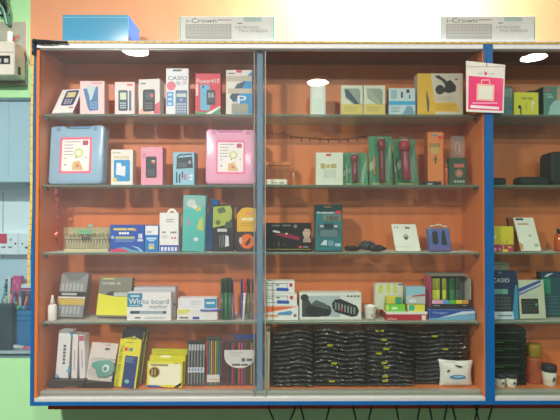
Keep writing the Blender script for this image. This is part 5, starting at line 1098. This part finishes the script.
put_prints(root, [('r', 'red_sticker', -2, 233.6, 7, 243.6, (220, 44, 80)), ('q', 'switch', 9.4, 238, 12.4, 241.6, .6, (214, 216, 214)), ('m', 'socket_hole', [(1.6, 246.4, 5.6, 248), (8.4, 246.4, 12, 248), (10, 239, 11.4, 240)], (120, 122, 124)), ('o', 'screw', 15.4, 243.6, 1, 1, (70, 72, 76)), ('o', 'screw', 22.4, 243.8, .8, .9, (90, 92, 96)), ('r', 'socket_hole', 25, 246.6, 28, 248.6, (100, 96, 96))], sl, -.039)
# things in the recess, on its sill
ZS = NZ0 + .0008
def nbox(name, label, cat, x0, x1, yt, yb, col, Y, t, prints=(), roll=0, lean=0, **k):
    zb = P(10, yb, Y).z if yb else ZS
    return box(name, label, cat, ZS, x0, x1, yt, col, t=t, Y=Y, z=zb, roll=roll, lean=lean, prints=prints, **k)
shz = P(10, 350, WALL_Y + .03).z
mobj('inner_shelf', boxbm(.002, NX1 - NX0 - .002, .02, NDEP - .012, shz - NZ0 - .008, shz - NZ0), M((170, 186, 186), .35), win)
mobj('shelf_front', boxbm(.002, NX1 - NX0 - .002, .012, .0195, shz - NZ0 - .012, shz - NZ0 + .001), M((206, 214, 210), .35), win)
box('dark_pen_holder', 'dark grey pen holder inside the glazed recess', 'pen holder', shz, -30, 12, 304.6, (54, 74, 80), t=.03, Y=WALL_Y + .025, prints=[('r', 'rim_line', -30, 305.4, 11.6, 306.4, (76, 98, 102))])
box('blue_crate', 'blue plastic crate inside the glazed recess', 'crate', shz, 13, 34, 311, (40, 130, 180), t=.05, Y=WALL_Y + .065, prints=[('m', 'crate_slot', [(15, 315, 32, 316.4), (15, 320, 32, 321.4)], (28, 100, 150))])
cr_top = P(10, 311, WALL_Y + .065).z
def npen(px, yt, zb, Y, c, tilt, label, r=.005):
    H = P(px, yt, Y).z - zb
    e = empty('pen', (P(px, 300, Y).x, Y, zb), (0, R(tilt), 0)); tag(e, label, 'pen', 'pens in the glazed recess')
    mobj('barrel', lathebm([(r*.4, 0), (r, .008), (r, H*.7)], 8), M(c, .3), e, None, None, True); mobj('cap', lathebm([(r*1.1, H*.702), (r*1.1, H*.96), (r*.6, H)], 8), M(tuple(int(v*.75) for v in c), .3), e, None, None, True)
ph = P(10, 304.6, WALL_Y + .025).z + .001
for k, (px, y, c, ti, lb) in enumerate(((10.6, 289, (236, 150, 110), 2, 'peach pen above the dark pen holder'), (7, 292, (150, 200, 160), -6, 'pale green pen above the dark pen holder'), (4, 296, (240, 190, 170), 10, 'pale pink pen above the dark pen holder'), (1.6, 281, (110, 180, 190), 12, 'tall aqua pen at the left picture edge'))):
    npen(px, y, ph, WALL_Y + .042, c, ti, lb)
for k, (px, y, c, ti, lb) in enumerate(((14.6, 291, (70, 140, 190), 0, 'blue pen above the blue crate'), (18.6, 289, (176, 150, 176), 4, 'mauve pen above the blue crate'), (21, 291, (190, 186, 180), -4, 'grey pen above the blue crate'), (24, 290, (240, 140, 90), 14, 'orange pen above the blue crate'), (13, 296, (240, 180, 90), 30, 'yellow pen slanting above the blue crate'))):
    npen(px, y, cr_top + .001, WALL_Y + .10, c, ti, lb)
def nball(px, py, w_, c, label):
    Y = WALL_Y + .085; r = w_/2/F*(DIST + Y)
    bm = bmesh.new(); bmesh.ops.create_icosphere(bm, subdivisions=2, radius=r); o = mobj('toy_ball', bm, M(c, .3), None, (P(px, py, Y).x, Y - .01, cr_top + r + .0008), None, True); tag(o, label, 'ball')
nball(19, 306, 5, (40, 190, 120), 'green ball on the blue crate'); nball(25.4, 304, 5, (40, 150, 190), 'blue ball on the blue crate'); nball(31, 303, 5, (36, 50, 120), 'navy ball on the blue crate')
box('pink_file', 'pink paper file standing at the back of the glazed recess', 'file', shz, 10, 18.6, 276.6, (220, 70, 130), t=.03, Y=WALL_Y + .135, roll=2, prints=[('m', 'small_print', [(12, 280, 13, 284), (15, 284, 16, 288)], (240, 140, 180))])
box('white_file', 'white file with a black spine leaning beside the pink file', 'file', shz, 3, 8.4, 277.6, (224, 226, 226), t=.03, Y=WALL_Y + .135, roll=2, prints=[('r', 'black_spine', 3.3, 279, 5.6, 300, (40, 44, 50))])
box('white_tray', 'white tray with a red edge behind the pens in the glazed recess', 'tray', shz, 19, 36, 284.6, (232, 232, 230), t=.03, Y=WALL_Y + .14, prints=[('r', 'red_edge', 19.2, 288, 35.8, 290, (160, 40, 80)), ('r', 'dark_inside', 19.2, 290.4, 35.8, 330, (96, 70, 100))])
e = empty('thick_marker', (P(21, 337, WALL_Y + .05).x, WALL_Y + .044, shz + .0095), (0, R(-83), 0)); tag(e, 'thick white marker with a pink cap lying in the glazed recess', 'marker')
mobj('barrel', lathebm([(.006, -.055), (.009, -.05), (.009, .018)], 12), M((232, 224, 206), .35), e, (0, 0, 0), (R(180), 0, 0), True); mobj('cap', lathebm([(.0095, .0185), (.0095, .055), (.007, .058)], 12), M((236, 110, 150), .35), e, (0, 0, 0), (R(180), 0, 0), True)
